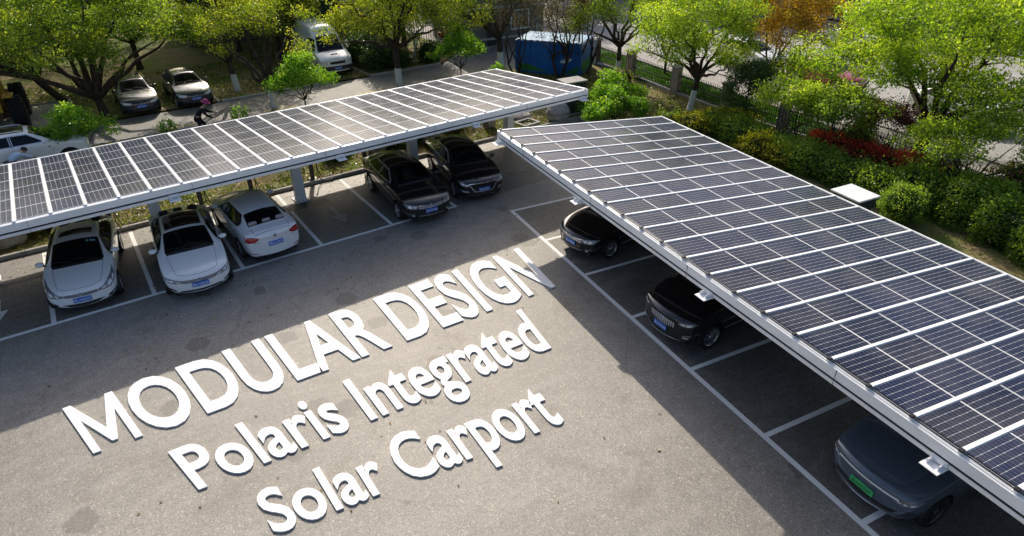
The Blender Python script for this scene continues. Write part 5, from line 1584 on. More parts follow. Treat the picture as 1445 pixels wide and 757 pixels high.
make_tree('camphor_tree', 'yellow-green tree with drooping left limb at the far end of the service road', (24.5, 15.3, 0), 7, [E_(-3.0, .2, 3.3, 2.2, 1.8, .9), E_(-.9, .3, 4.3, 2.6, 2.2, 1.1), E_(1.5, .4, 4.2, 2.0, 1.8, 1.0), E_(-3.6, .6, 4.6, 2.2, 1.8, 1.0)], .21, 1.7, LY, M['bark_white'], 130, 90, (.13, .08), (-.02, 0), 9, (.66, .34), 16, hole=.2)
# --- saplings behind the carport
for i, (x, y, h, lab) in enumerate([(1.75, 13.4, 2.2, 'bright green sapling beside the white wagon'), (11.9, 14.2, 2.7, 'bright green sapling at the foot of the many-limbed yellow tree'), (21.3, 14.6, 2.9, 'bright green sapling near the far corner of the carport roof')]):
    make_tree('young_tree', lab, (x, y, 0.05), h, [E_(0, 0, h * .62, 1.0 + .1 * i, 1.0, .7), E_(.8, .2, h * .48, .9, .8, .4), E_(-.9, -.1, h * .52, .9, .8, .4), E_(.1, 0, h * .9, .5, .5, .35)], .045, .5, LB, M['bark'], 64, 56, (.15, .085), (0, 0), 8, (.40, .22), 30 + i, group=None, low=True)
for i, (x, y, h, s, lab) in enumerate([(23.7, 4.3, 2.1, 1.1, 'bright green bushy sapling in front of the fence pillars'), (22.9, 3.1, 1.7, .8, 'smaller bright green sapling beside the wrapped stone by the carport end')]):
    make_tree('young_tree', lab, (x, y, 0.05), h, [E_(0, 0, h * .55, s, s, h * .28), E_(.8, -.4, h * .45, s * .75, s * .75, h * .22), E_(-.8, .3, h * .36, s * .7, s * .7, h * .2), E_(.1, .3, h * .8, s * .5, s * .5, h * .2)], .05, .4, LB, M['bark'], 70, 60, (.14, .085), (0, 0), 8, (.36, .22), 36 + i)
# --- by the blue container
make_tree('bare_tree', 'thin brownish half-bare tree left of the blue container', (24.6, 13.75, 0), 5, [E_(0, 0, 3.3, 1.2, 1.2, 1.3), E_(.3, .2, 4.6, 1.3, 1.3, .9)], .11, .5, LT, M['bark'], 190, 16, (.11, .06), (0, 0), 9, (.5, .4), 41, stems=3)
make_tree('bare_tree', 'dark half-bare multi-stemmed tree in front of the middle of the blue container', (26.2, 11.6, 0), 5, [E_(-.3, -.3, 2.9, 1.4, 1.3, 1.2), E_(0, 0, 4.0, 2.0, 1.8, 1.1)], .15, .9, LT, M['bark'], 280, 18, (.11, .06), (0, 0), 10, (.5, .4), 42, stems=3)
make_tree('bare_tree', 'half-bare tree with slanting pale stem at the right end of the blue container', (27.35, 10.7, 0), 5, [E_(.3, -.2, 3.6, 1.2, 1.2, 1.2), E_(.6, 0, 4.6, 1.5, 1.4, .9)], .12, .9, LT, M['bark'], 190, 18, (.11, .06), (.25, -.1), 8, (.5, .4), 43, stems=2)
make_tree('camphor_tree', 'sparse tree with whitewashed foot inside the first fence bay', (28.5, 9.1, 0), 6.5, [E_(-1.2, .4, 3.4, 2.0, 1.8, 1.1), E_(1.2, -.5, 3.5, 2.0, 1.8, 1.1), E_(0, .2, 4.7, 2.8, 2.4, 1.2)], .16, 1.8, LG, M['bark_white_tall'], 120, 90, (.13, .08), (0, 0), 9, (.62, .36), 44, hole=.3)
make_tree('camphor_tree', 'green tree with tall whitewashed foot and forked trunk before the iron fence', (27.35, 2.55, 0), 6.6, [E_(-1.3, .6, 3.4, 1.8, 1.7, 1.0), E_(1.2, -.4, 3.3, 2.0, 1.8, 1.1), E_(.1, .1, 4.6, 2.9, 2.6, 1.3), E_(1.5, -1.0, 2.5, 1.0, .9, .5)], .17, 1.6, LL, M['bark_white_tall'], 170, 110, (.13, .08), (.12, -.05), 9, (.62, .36), 45, hole=.15)
make_tree('camphor_tree', 'small leafy tree beyond the fence between the two middle pillars', (31.4, 8.2, 0), 4.6, [E_(0, 0, 2.8, 1.7, 1.6, 1.2), E_(.2, .3, 4.2, 1.8, 1.8, 1.1)], .09, 1.0, LG, M['bark'], 80, 90, (.13, .08), (0, 0), 6, (.55, .4), 46)
make_tree('maple_tree', 'orange-leaved tree on the verge in front of the red car', (32.4, 1.5, 0), 5.6, [E_(.2, 0, 3.3, 1.9, 1.8, .9), E_(.8, -.8, 3.9, 2.4, 2.2, 1.0), E_(-1.2, 1.2, 4.2, 1.5, 1.4, .8), E_(.2, .3, 4.9, 2.8, 2.6, 1.1)], .12, 1.0, LO, M['bark'], 170, 95, (.13, .085), (0, 0), 8, (.56, .34), 47, stems=2, hole=.2)
make_tree('lime_tree', 'huge lime-green tree over the fence at the right', (30.0, -7.2, 0), 7.5, [E_(-1.2, 1.5, 3.2, 2.6, 2.8, 1.4), E_(1.8, -1.5, 3.6, 3.0, 3.0, 1.5), E_(.4, 0, 5.2, 4.2, 4.4, 1.7), E_(2.8, 3.0, 4.2, 3.0, 3.0, 1.6), E_(-.2, 4.6, 3.0, 1.9, 2.0, 1.1), E_(-1.3, -2.2, 3.0, 2.0, 2.0, 1.0)], .26, 1.0, LL, M['bark'], 380, 118, (.145, .085), (.25, -.1), 12, (.72, .40), 48, hole=.1)
make_tree('lime_tree', 'second lime-green tree behind at the right edge of the street verge', (32.6, -13.0, 0), 7, [E_(0, 0, 3.6, 3.0, 3.4, 1.5), E_(.5, -.6, 5.2, 3.2, 3.4, 1.5)], .2, 1.6, LG, M['bark'], 170, 140, (.15, .09), (0, 0), 7, (.75, .45), 49)
make_tree('young_tree', 'feathery pale yellow-green small tree between the hedge and the fence', (26.5, -3.7, 0.05), 3.2, [E_(-.1, .3, 2.3, 1.25, 1.25, .8), E_(.8, -.5, 2.0, 1.0, 1.0, .7)], .05, .7, LL, M['bark'], 66, 85, (.12, .06), (0, 0), 8, (.46, .28), 50, stems=2)
make_tree('young_tree', 'green fine-leaved small tree right of the feathery yellow-green one', (27.0, -5.3, 0.05), 3.0, [E_(0, 0, 2.1, 1.2, 1.2, .9)], .06, .7, LH, M['bark'], 46, 95, (.12, .07), (0, 0), 6, (.48, .32), 51)
make_tree('maple_tree', 'low layered pale green tree above the hedge at the right edge', (26.9, -10.2, 0.05), 3.2, [E_(-.6, .5, 2.3, 1.3, 1.3, .7), E_(.6, -.7, 2.5, 1.5, 1.5, .7), E_(0, 1.3, 1.9, 1.0, 1.0, .5), E_(.5, -2.2, 2.2, 1.2, 1.2, .7)], .08, .7, LL, M['bark'], 84, 90, (.12, .07), (0, 0), 8, (.55, .24), 52)
make_tree('evergreen_tree', 'dense dark evergreen shrub tree beside the third fence pillar', (27.7, -.35, 0.05), 2.9, [E_(0, 0, 1.6, 1.0, 1.0, 1.25), E_(.1, -.2, 2.3, .8, .8, .7)], .07, .5, LD, M['bark'], 60, 120, (.11, .065), (0, 0), 6, (.45, .36), 53)
make_tree('plum_tree', 'purple-leaved small tree in the shade under the huge lime tree', (28.4, -6.6, 0.05), 2.8, [E_(0, 0, 1.7, 1.1, 1.1, .9)], .06, .5, LP, M['bark'], 50, 70, (.10, .06), (0, 0), 8, (.45, .34), 54, stems=3)
# --- beyond the far lawn
bk = [(3.2, 26.5, 7, 3.0, LL, 'green tree between the grey cars and the long building'), (-5.5, 29, 8, 3.4, LY, 'yellowish tree far behind the loader'), (14.2, 25.6, 7, 2.6, LY, 'yellow-green tree just behind the white van'), (22.5, 24.5, 7.5, 2.8, LG, 'green tree at the left corner of the gatehouse'), (29.5, 29, 8, 3.2, LG, 'green tree rising behind the gatehouse'), (-4, 25, 7.5, 3.6, LG, 'tree at the far left, over the loader'), (-9, 31, 9, 4.4, LG, 'tall far tree behind the loader'), (6.2, 28.5, 8, 3.6, LG, 'tree standing behind the two grey cars'), (12.5, 29.5, 8, 3.4, LD, 'dark evergreen tree behind the yellowing tree'), (-1, 38, 10, 5, LG, 'tall tree furthest back at the left'), (8, 40, 10, 5, LG, 'tall tree furthest back, second from the left'), (16.2, 28.5, 6.5, 2.4, LD, 'dark tree behind the white van')]
for i, (x, y, h, rr, lm, lab) in enumerate(bk):
    make_tree('camphor_tree', lab, (x, y, 0), h, [E_(-.35 * rr, 0, h * .44, rr * .85, rr * .85, h * .24), E_(.45 * rr, .2, h * .48, rr * .8, rr * .8, h * .24), E_(0, .3, h * .72, rr * .85, rr * .85, h * .2)], .2, h * .2, lm, M['bark'], 120, 85, (.18, .11), (0, 0), 6, (.95, .6), 60 + i)
make_tree('evergreen_tree', 'dark evergreen tree with pale stems between the van and the far sapling', (20.6, 19.6, 0), 5.5, [E_(-1.0, .4, 3.1, 1.9, 1.5, 1.5), E_(.9, .3, 3.3, 1.8, 1.5, 1.6), E_(0, .6, 4.7, 1.7, 1.6, 1.1)], .10, 1.3, LD, M['bark_pale'], 100, 120, (.14, .085), (0, 0), 7, (.62, .46), 70, stems=3)
st = [(44, 34, 8, 3.6, LG), (51, 27, 8, 3.8, LG), (57, 20, 8.5, 3.8, LL), (60, 11, 8, 3.8, LG), (60, 2, 8, 3.6, LG), (60, -7, 8, 3.8, LL), (37.5, 40, 8, 3.6, LG), (31, 42, 8, 3.6, LG), (60, -16, 8, 4, LG), (38.5, 27, 7, 3.0, LG)]
names_ = ['beyond the forecourt, left of the street mouth', 'at the far kerb, second from the left', 'lime-coloured one at the far kerb', 'at the far kerb beyond the white street car', 'at the far kerb behind the orange tree', 'second lime-coloured one at the far kerb', 'far back above the blue container', 'far back beside the gatehouse', 'at the far kerb, last at the right', 'on the far verge above the fence']
for i, ((x, y, h, rr, lm), nm) in enumerate(zip(st, names_)):
    make_tree('street_tree', 'leafy street tree ' + nm, (x, y, 0), h, [E_(-.3 * rr, 0, h * .46, rr * .85, rr * .85, h * .24), E_(.4 * rr, .2, h * .5, rr * .8, rr * .8, h * .24), E_(0, .3, h * .7, rr * .8, rr * .8, h * .2)], .2, h * .22, lm, M['bark_white'], 90, 120, (.2, .12), (0, 0), 6, (.95, .6), 80 + i)

# --- shrubs and hedges
make_bush('hedge', 'low yellow-green hedge at the top end of the garden behind the panels', (26.0, -.3, .05), [(-.9, .6, .35, 1.0, .8, .6), (.3, .2, .4, 1.1, .8, .65), (1.0, -.3, .4, .9, .8, .6)], LGOLD, (.09, .05), 330, 1, 'hedge')
make_bush('shrub', 'olive green low shrub left of the low yellow hedge', (24.6, 1.2, .05), [(0, 0, .3, .9, .8, .55)], LH, (.09, .05), 330, 2)
make_bush('hedge', 'dark green hedge run behind the golden shrub', (25.9, -2.2, .05), [], LH, (.10, .06), 420, 3, 'hedge', None, .22, True, -1.72, True, None, (4.6, 1.5, .85))
make_bush('shrub', 'bright golden-yellow shrub at the edge of the panels', (24.75, -3.9, .05), [(0, .4, .45, .75, .7, .7), (.1, -.5, .35, .65, .7, .55), (.1, 1.0, .3, .6, .5, .5)], LGOLD, (.10, .05), 380, 4)
make_bush('hedge', 'long green hedge running from the golden shrub to the clipped ball', (25.5, -6.8, .05), [], LH, (.10, .06), 420, 5, 'hedge', None, .25, True, -1.60, True, None, (4.4, 1.7, .9))
make_bush('shrub', 'ball-shaped clipped green shrub beside the white-topped cabinet', (24.25, -9.75, .05), [(0, 0, .60, .78, .74, .68)], LH, (.075, .045), 560, 6, rough=.10)
make_bush('hedge', 'tall dark hedge right of the clipped ball, under the layered tree', (26.2, -10.6, .05), [], LH, (.11, .065), 420, 7, 'hedge', None, .28, True, -1.75, True, None, (3.6, 2.0, 1.25))
make_bush('hedge', 'tall dark hedge running out of the picture at the right edge', (25.1, -14.6, .05), [], LH, (.11, .065), 420, 8, 'hedge', None, .28, True, -1.85, True, None, (5.0, 2.4, 1.35))
make_bush('hedge', 'red-leaved hedge under the huge lime tree', (27.15, -6.3, .05), [], LR, (.11, .06), 430, 9, 'hedge', None, .2, True, -1.5, True, None, (3.8, 1.0, 1.05))
make_bush('shrub', 'variegated pale shrub in front of the purple tree', (27.5, -5.6, .05), [(0.3, -.2, .9, .65, .6, .6)], LH, (.09, .055), 420, 10, flowers=(LL, 500, (.09, .06)))
make_bush('shrub', 'red and pink blooming shrub near the fence at the right', (27.1, -8.9, .05), [(0, 0, .6, .8, .9, .65)], LH, (.10, .06), 360, 11, flowers=(LR, 700, (.10, .06)))
make_bush('shrub', 'pink flowering shrub at the right edge beyond the hedge', (28.6, -12.0, .05), [(0, 0, .8, .9, 1.5, .85)], LH, (.10, .06), 320, 12, flowers=(FP, 1500, (.10, .07)))
make_bush('shrub', 'small brownish leafy shrub at the fence end near the blue container', (27.7, 8.0, .05), [(0, 0, .35, .8, .7, .55)], LT, (.08, .05), 330, 13, flowers=(LH, 600, (.08, .05)))
k = 0
for i, (x, y, s, lm, lab) in enumerate([(13.2, 6.7, .55, LH, 'green shrub behind the kerb between the last two columns'), (14.4, 6.9, .6, LH, 'green shrub beside the boulder behind the black cars'), (10.6, 6.9, .55, LD, 'dark shrub behind the kerb left of the third column'), (.0, 6.6, .6, LGOLD, 'yellow-green spiky shrub behind the first white car'), (-1.9, 6.4, .55, LH, 'green shrub at the left edge under the carport'), (16.3, 7.0, .5, LH, 'small green shrub near the last column')]):
    make_bush('shrub', lab, (x, y, .05), [(0, 0, s * .6, s, s * .9, s * .75), (s * .8, .1, s * .4, s * .7, s * .6, s * .5)], lm, (.11, .055), 330, 100 + i)
for i, (x, y, s, lab) in enumerate([(18.2, 19.4, 1.0, 'dark dense shrub right of the white van'), (19.3, 18.95, .8, 'lower dark shrub along the far road kerb'), (17.9, 21.3, 1.2, 'tall dark shrub behind the van before the paling fence'), (21.6, 19.2, .8, 'dark shrub at the end of the far kerb')]):
    make_bush('shrub', lab, (x, y, .05), [(0, 0, s * .7, s, s * .8, s * .9), (.6 * s, .3, s * .5, s * .8, s * .7, s * .6)], LD, (.12, .07), 260, 120 + i)
for i, (x, y, lab) in enumerate([(8.7, 14.4, 'small bright weed clump behind the carport near the sweeper'), (5.4, 14.3, 'small green weed clump by the road edge'), (23.4, 13.9, 'small green clump by the bare tree')]):
    make_bush('shrub', lab, (x, y, .05), [(0, 0, .3, .42, .38, .4)], LB, (.11, .06), 260, 130 + i, core=False)
# --- things nobody could count: grass and fallen leaves
def scatter(name, polys, n, ln, wd, mat, zoff, up, seed, lab=None):
    r = np.random.default_rng(seed)
    C = []
    for (x0, x1, y0, y1, wgt) in polys:
        k = int(n * wgt)
        C.append(np.stack([r.uniform(x0, x1, k), r.uniform(y0, y1, k), r.uniform(.0, 1.0, k) * .02 + zoff], 1))
    C = np.vstack(C)
    keep = np.sin(C[:, 0] * .9 + 1.3 * np.sin(C[:, 1] * .7)) + np.sin(C[:, 1] * 1.1 + C[:, 0] * .4) + r.normal(size=len(C)) * .9 > -.6
    C = C[keep]
    o = link(name, leaves_mesh(name, C, ln, wd, mat, r.random(len(C)), up, r)); tag(o, kind='stuff'); return o
FALL = leaf_mat('fallen_leaf', [(0, (.10, .06, .03)), (.4, (.26, .18, .07)), (.75, (.40, .31, .11)), (1, (.52, .44, .20))], .15)
GR = leaf_mat('grass_blade', [(0, (.04, .07, .01)), (.5, (.10, .15, .02)), (1, (.22, .25, .05))], .4)
areas = [(-6, 22, 5.2, 14.6, .42), (-8, 22, 18.5, 27, .36), (22.6, 28.6, -1, 14, .22)]
scatter('grass', areas, 60000, .16, .045, GR, .10, .1, 5)
scatter('fallen_leaves', areas, 26000, .12, .08, FALL, .11, 3.0, 6)
scatter('grass', [(FX(0) + .2, FX(0) + 2.5, -2, 3, .3), (29.3, 31.6, 3, 9, .4), (29.9, 32.2, 9, 14, .3)], 26000, .16, .05, leaf_mat('verge_grass_blade', [(0, (.02, .07, .01)), (1, (.08, .18, .02))], .35), .08, .1, 8)
LOTL = [(-6, 16, -14, 5, 1.0)]
def lot_litter():
    r = np.random.default_rng(21); n = 2600
    x = r.uniform(-4, 17.5, n); y = r.uniform(-15, 4.9, n)
    keep = r.random(n) < np.where(y > 2.8, 1.0, np.where(y > -4, .40, .06))
    C = np.stack([x, y, np.full(n, .014)], 1)[keep]
    o = link('fallen_leaves', leaves_mesh('fallen_leaves', C, .075, .05, FALL, r.random(len(C)), 4.0, r)); tag(o, kind='stuff')
lot_litter()
# ------------------------------------------------------------------ lettering that lies on the asphalt
def ground_word(txts, quad, names, thick=.032, offs=.020, track=1.0):
    """one line of words; quad = ground corners (baseline left, baseline right, cap right, cap left)"""
    whole = ' '.join(txts)
    glyphs = []; x = 0.0
    cap = None
    # advance widths come from the built-in font itself
    def width(tx):
        cu = bpy.data.curves.new('w', 'FONT'); cu.body = tx
        o = bpy.data.objects.new('w', cu); COL.objects.link(o); bpy.context.view_layer.update()
        w_ = o.dimensions.x; bb = [v[:] for v in o.bound_box]
        bpy.data.objects.remove(o); bpy.data.curves.remove(cu)
        return w_, bb
    H0 = width('H')[1]; caph = max(v[1] for v in H0); 
    full = width(whole)[1]; xl = min(v[0] for v in full); xr = max(v[0] for v in full)
    q = [Vector((*p, 0)) for p in quad]
    pos = 0
    for wd, (lab,) in zip(txts, names):
        root_pts = None
        kids = []
        for ch in wd:
            # right edge of the prefix that ends in this letter fixes where the letter stands
            pre = whole[:pos + 1]
            rb = width(pre)[1]; cb = width(ch)[1]
            dx = max(v[0] for v in rb) - max(v[0] for v in cb)
            if ch == 'M':
                x0_, x1_ = min(v[0] for v in cb) - offs, max(v[0] for v in cb) + offs; wM = x1_ - x0_; hM = caph
                sM = .125 * wM * 1.25
                P_ = [(0, 0), (0, hM), (sM * 1.02, hM), (wM / 2, hM * .36), (wM - sM * 1.02, hM), (wM, hM), (wM, 0), (wM - sM, 0), (wM - sM, hM * .66), (wM / 2 + sM * .36, hM * .10), (wM / 2 - sM * .36, hM * .10), (sM, hM * .66), (sM, 0)]
                mb_ = MB(); mb_.prism([(a + x0_, b_) for a, b_ in P_[::-1]], -thick / 2, thick / 2); me = mb_.mesh('letter', [M['letter']]); me.materials.clear()
            else:
                me = text_mesh(ch, offs, thick / 2, 0)
            zs = [v.co.z for v in me.vertices]; z0 = min(zs); z1 = max(zs)
            for v in me.vertices:
                u = (v.co.x + dx - xl) / (xr - xl); t = v.co.y / caph
                p = q[0].lerp(q[1], u).lerp(q[3].lerp(q[2], u), t)
                v.co = Vector((p.x, p.y, .006 + (v.co.z - z0) / (z1 - z0) * thick))
            kids.append(me); pos += 1
        pos += 1
        c = sum((v.co for v in kids[0].vertices), Vector()) / len(kids[0].vertices)
        root = empty('ground_lettering', lab, 'lettering', (c.x, c.y, 0))
        for me in kids:
            for v in me.vertices: v.co.x -= c.x; v.co.y -= c.y
            me.materials.append(M['letter'])
            link('letter', me, root)
ground_word(['MODULAR', 'DESIGN'], [(.42, -5.90), (12.16, -6.28), (12.55, -3.93), (-.02, -3.97)],
            [('large white capital word beginning with M, left half of the top line on the asphalt',), ('large white capital word beginning with D, right half of the top line on the asphalt',)])
ground_word(['Polaris', 'Integrated'], [(2.02, -8.12), (10.34, -8.51), (10.66, -6.76), (1.72, -6.79)],
            [('white mixed-case word beginning with P, left in the middle line on the asphalt',), ('white mixed-case word beginning with I, right in the middle line on the asphalt',)], .032, .018)
ground_word(['Solar', 'Carport'], [(2.95, -10.0), (9.02, -10.75), (9.17, -9.27), (2.87, -8.90)],
            [('white mixed-case word beginning with S, left in the bottom line on the asphalt',), ('white mixed-case word beginning with C, right in the bottom line on the asphalt',)], .032, .018)

# ------------------------------------------------------------------ charging posts behind the kerb
def charger(x, y, lab, first=None, loop=1.0):
    t = empty('charging_post', lab, 'charging post', (x, y, .05), R(-4) + .03, 'dark charging posts behind the kerb')
    b = MB()
    b.box((0, 0, .55), (.16, .10, 1.10), 0, Matrix.Rotation(.0, 3, 'X'), .012); b.box((0, 0, .015), (.30, .26, .03), 0, None, .006)
    b.build('post', M['dark_grey'], t)
    b = MB(); b.box((0, -.03, 1.18), (.34, .17, .48), 0, None, .03)
    h = b.build('head', M['dark_grey'], t)
    b = MB(); b.box((0, -.118, 1.26), (.16, .006, .11), 0, None, .002); b.build('screen', M['glass_dark'], h)
    b = MB()
    s = 1 if loop > 0 else -1
    pts = [(.12 * s, -.12, 1.02), (.16 * s, -.22, .70), (.15 * s, -.32, .30), (.22 * s, -.42, .10), (.46 * s, -.50, .03), (.72 * s, -.40, .03), (.74 * s, -.18, .04), (.50 * s, -.12, .05), (.30 * s, -.20, .10), (.20 * s, -.16, .50), (.14 * s, -.14, .92)]
    P = [Vector(p) for p in pts]; Q = []
    for i in range(len(P) - 1):
        p0, p1, p2, p3 = P[max(i - 1, 0)], P[i], P[i + 1], P[min(i + 2, len(P) - 1)]
        for k in range(5):
            u = k / 5; Q.append(.5 * ((2 * p1) + (p2 - p0) * u + (2 * p0 - 5 * p1 + 4 * p2 - p3) * u * u + (3 * p1 - p0 - 3 * p2 + p3) * u ** 3))
    b.tube(Q, .016, 6, 0); b.build('cable', M['black_plastic'], t)
for x, lab in ((2.05, 'dark charging post between the first two white cars, cable looped on the ground'), (4.95, 'dark charging post behind the white car with the black roof'), (6.75, 'dark charging post behind the silvery white sedan'), (9.1, 'dark charging post with a looped cable behind the empty bay'), (11.35, 'dark charging post behind the black sedan with beige seats')):
    charger(x, 5.36, lab)

# ------------------------------------------------------------------ stones, cabinets, container
def rock(lab, x, y, sx, sy, sz, seed, cat='boulder', mat=None, z=.05):
    r = np.random.default_rng(seed); Vs, Fs = ico_points(4)
    k = r.normal(size=(5, 3)) * 1.8
    d = sum(np.sin(Vs @ k[i] * (1 + i * .7) + i) / (1 + i) for i in range(5)) * .11
    Vs = Vs * (1 + d)[:, None]; Vs = np.sign(Vs) * np.abs(Vs) ** .85
    me = np_mesh('boulder', Vs * np.array([sx, sy, sz]) + np.array([0, 0, sz * .45]), Fs, mat or M['rock'], None, True)
    o = link('boulder', me); o.location = (x, y, z); tag(o, lab, cat); return o
rock('pale boulder behind the kerb left of the first white car', -1.0, 6.0, .62, .42, .34, 1)
rock('pale boulder among shrubs between the two black sedans and the kerb', 14.9, 6.3, .45, .36, .34, 2)
rock('small pale boulder behind the black sedan with beige seats', 12.4, 6.5, .36, .3, .24, 3)
rock('flat pale stone near the last carport column', 20.0, 6.6, .5, .4, .16, 4)
# light stone post behind the kerb
def stone_post():
    t = empty('stone_post', 'short square brown stone post behind the kerb between the last two columns', 'stone post', (18.05, 6.45, .05), .1)
    b = MB(); b.box((0, 0, .40), (.42, .42, .80), 0, None, .01); b.build('shaft', M['brick'], t)
    b = MB(); b.box((0, 0, .83), (.50, .50, .06), 0, None, .012); b.build('cap', M['concrete'], t)
stone_post()
def wrapped_stone():
    r = np.random.default_rng(9); Vs, Fs = ico_points(4)
    fold = np.sin(Vs[:, 0] * 14 + Vs[:, 2] * 9) * .03 + np.sin(Vs[:, 1] * 19 - Vs[:, 2] * 5) * .02
    Vs = Vs * (1 + fold)[:, None]; Vs[:, :2] *= (1.05 - .22 * Vs[:, 2:3])
    t = empty('covered_stone', 'stone wrapped in grey cloth tied with cord at the end of the kerb', 'covered stone', (21.3, 5.35, .05))
    link('cloth', np_mesh('cloth', Vs * np.array([.55, .50, .52]) + np.array([0, 0, .40]), Fs, simple('grey_wrapping_cloth', (.36, .35, .33), .9, 0, .2, 0, .2, 5, .4), None, True), t)
    b = MB()
    b.tube([(.60 * math.cos(a), .56 * math.sin(a), .40 + .04 * math.sin(3 * a)) for a in np.linspace(0, 2 * PI, 25)], .014, 5, 0, False)
    b.tube([(.60 * math.sin(a), .03, .42 + .56 * math.cos(a)) for a in np.linspace(-1.9, 1.9, 21)], .014, 5, 0, False)
    b.build('cord', M['black_plastic'], t)
wrapped_stone()
def manhole():
    t = empty('drain_pit', 'low open concrete pit frame beside the wrapped stone', 'drain pit', (19.7, 5.7, .05), .12)
    b = MB()
    for c, s in (((0, .36, .04), (1.0, .12, .16)), ((0, -.36, .04), (1.0, .12, .16)), ((.44, 0, .04), (.12, .60, .16)), ((-.44, 0, .04), (.12, .60, .16))): b.box(c, s, 0, None, .01)
    b.build('frame', M['concrete'], t)
    b = MB(); b.box((0, 0, .0), (.76, .6, .02)); b.build('pit_bottom', M['black_plastic'], t)
manhole()
def cabinet():
    t = empty('electrical_cabinet', 'tall dark cabinet with teal side and white top near the carport end', 'cabinet', (22.5, 5.85, .05), R(-6))
    teal = simple('teal_cabinet_panel', (.012, .22, .30), .4)
    b = MB(); b.box((0, 0, .82), (1.15, .80, 1.5), 0, None, .015); b.build('housing', M['dark_grey'], t)
    b = MB(); b.box((-.585, 0, .82), (.016, .74, 1.42), 0, None, .004); b.build('side_panel', teal, t)
    b = MB(); b.box((0, 0, 1.60), (1.24, .90, .07), 0, None, .015); b.build('roof', M['concrete'], t)
    b = MB(); b.box((0, 0, .05), (1.2, .85, .10), 0, None, .01); b.build('plinth', M['concrete'], t)
    b = MB(); b.box((.1, -.41, .85), (.80, .02, 1.3), 0, None, .005)
    d = b.build('door', M['dark_grey'], t)
    b = MB(); b.box((.40, -.428, .85), (.03, .03, .16), 0, None, .006); b.build('handle', M['chrome'], d)
cabinet()
def white_cabinet():
    t = empty('utility_cabinet', 'white-topped dark grey utility cabinet beside the clipped ball shrub', 'cabinet', (22.7, -8.85, .05), ANG)
    b = MB(); b.box((0, 0, .52), (.88, 1.0, 1.0), 0, None, .012); b.build('housing', M['dark_grey'], t)
    b = MB(); b.box((0, 0, 1.05), (1.0, 1.14, .06), 0, None, .012); b.build('roof', M['white_steel'], t)
    b = MB(); b.box((0, 0, .04), (1.1, 1.25, .10), 0, None, .01); b.build('plinth', M['concrete'], t)
    b = MB(); b.box((0, -.512, .55), (.80, .02, .86), 0, None, .004); d = b.build('door', M['dark_grey'], t)
    b = MB(); b.box((.30, -.53, .58), (.03, .03, .14), 0, None, .006); b.build('handle', M['chrome'], d)
    b = MB()
    for k in range(6): b.box((-.452, 0, .72 + k * .035), (.02, .5, .016))
    b.build('vent', M['black_plastic'], t)
white_cabinet()
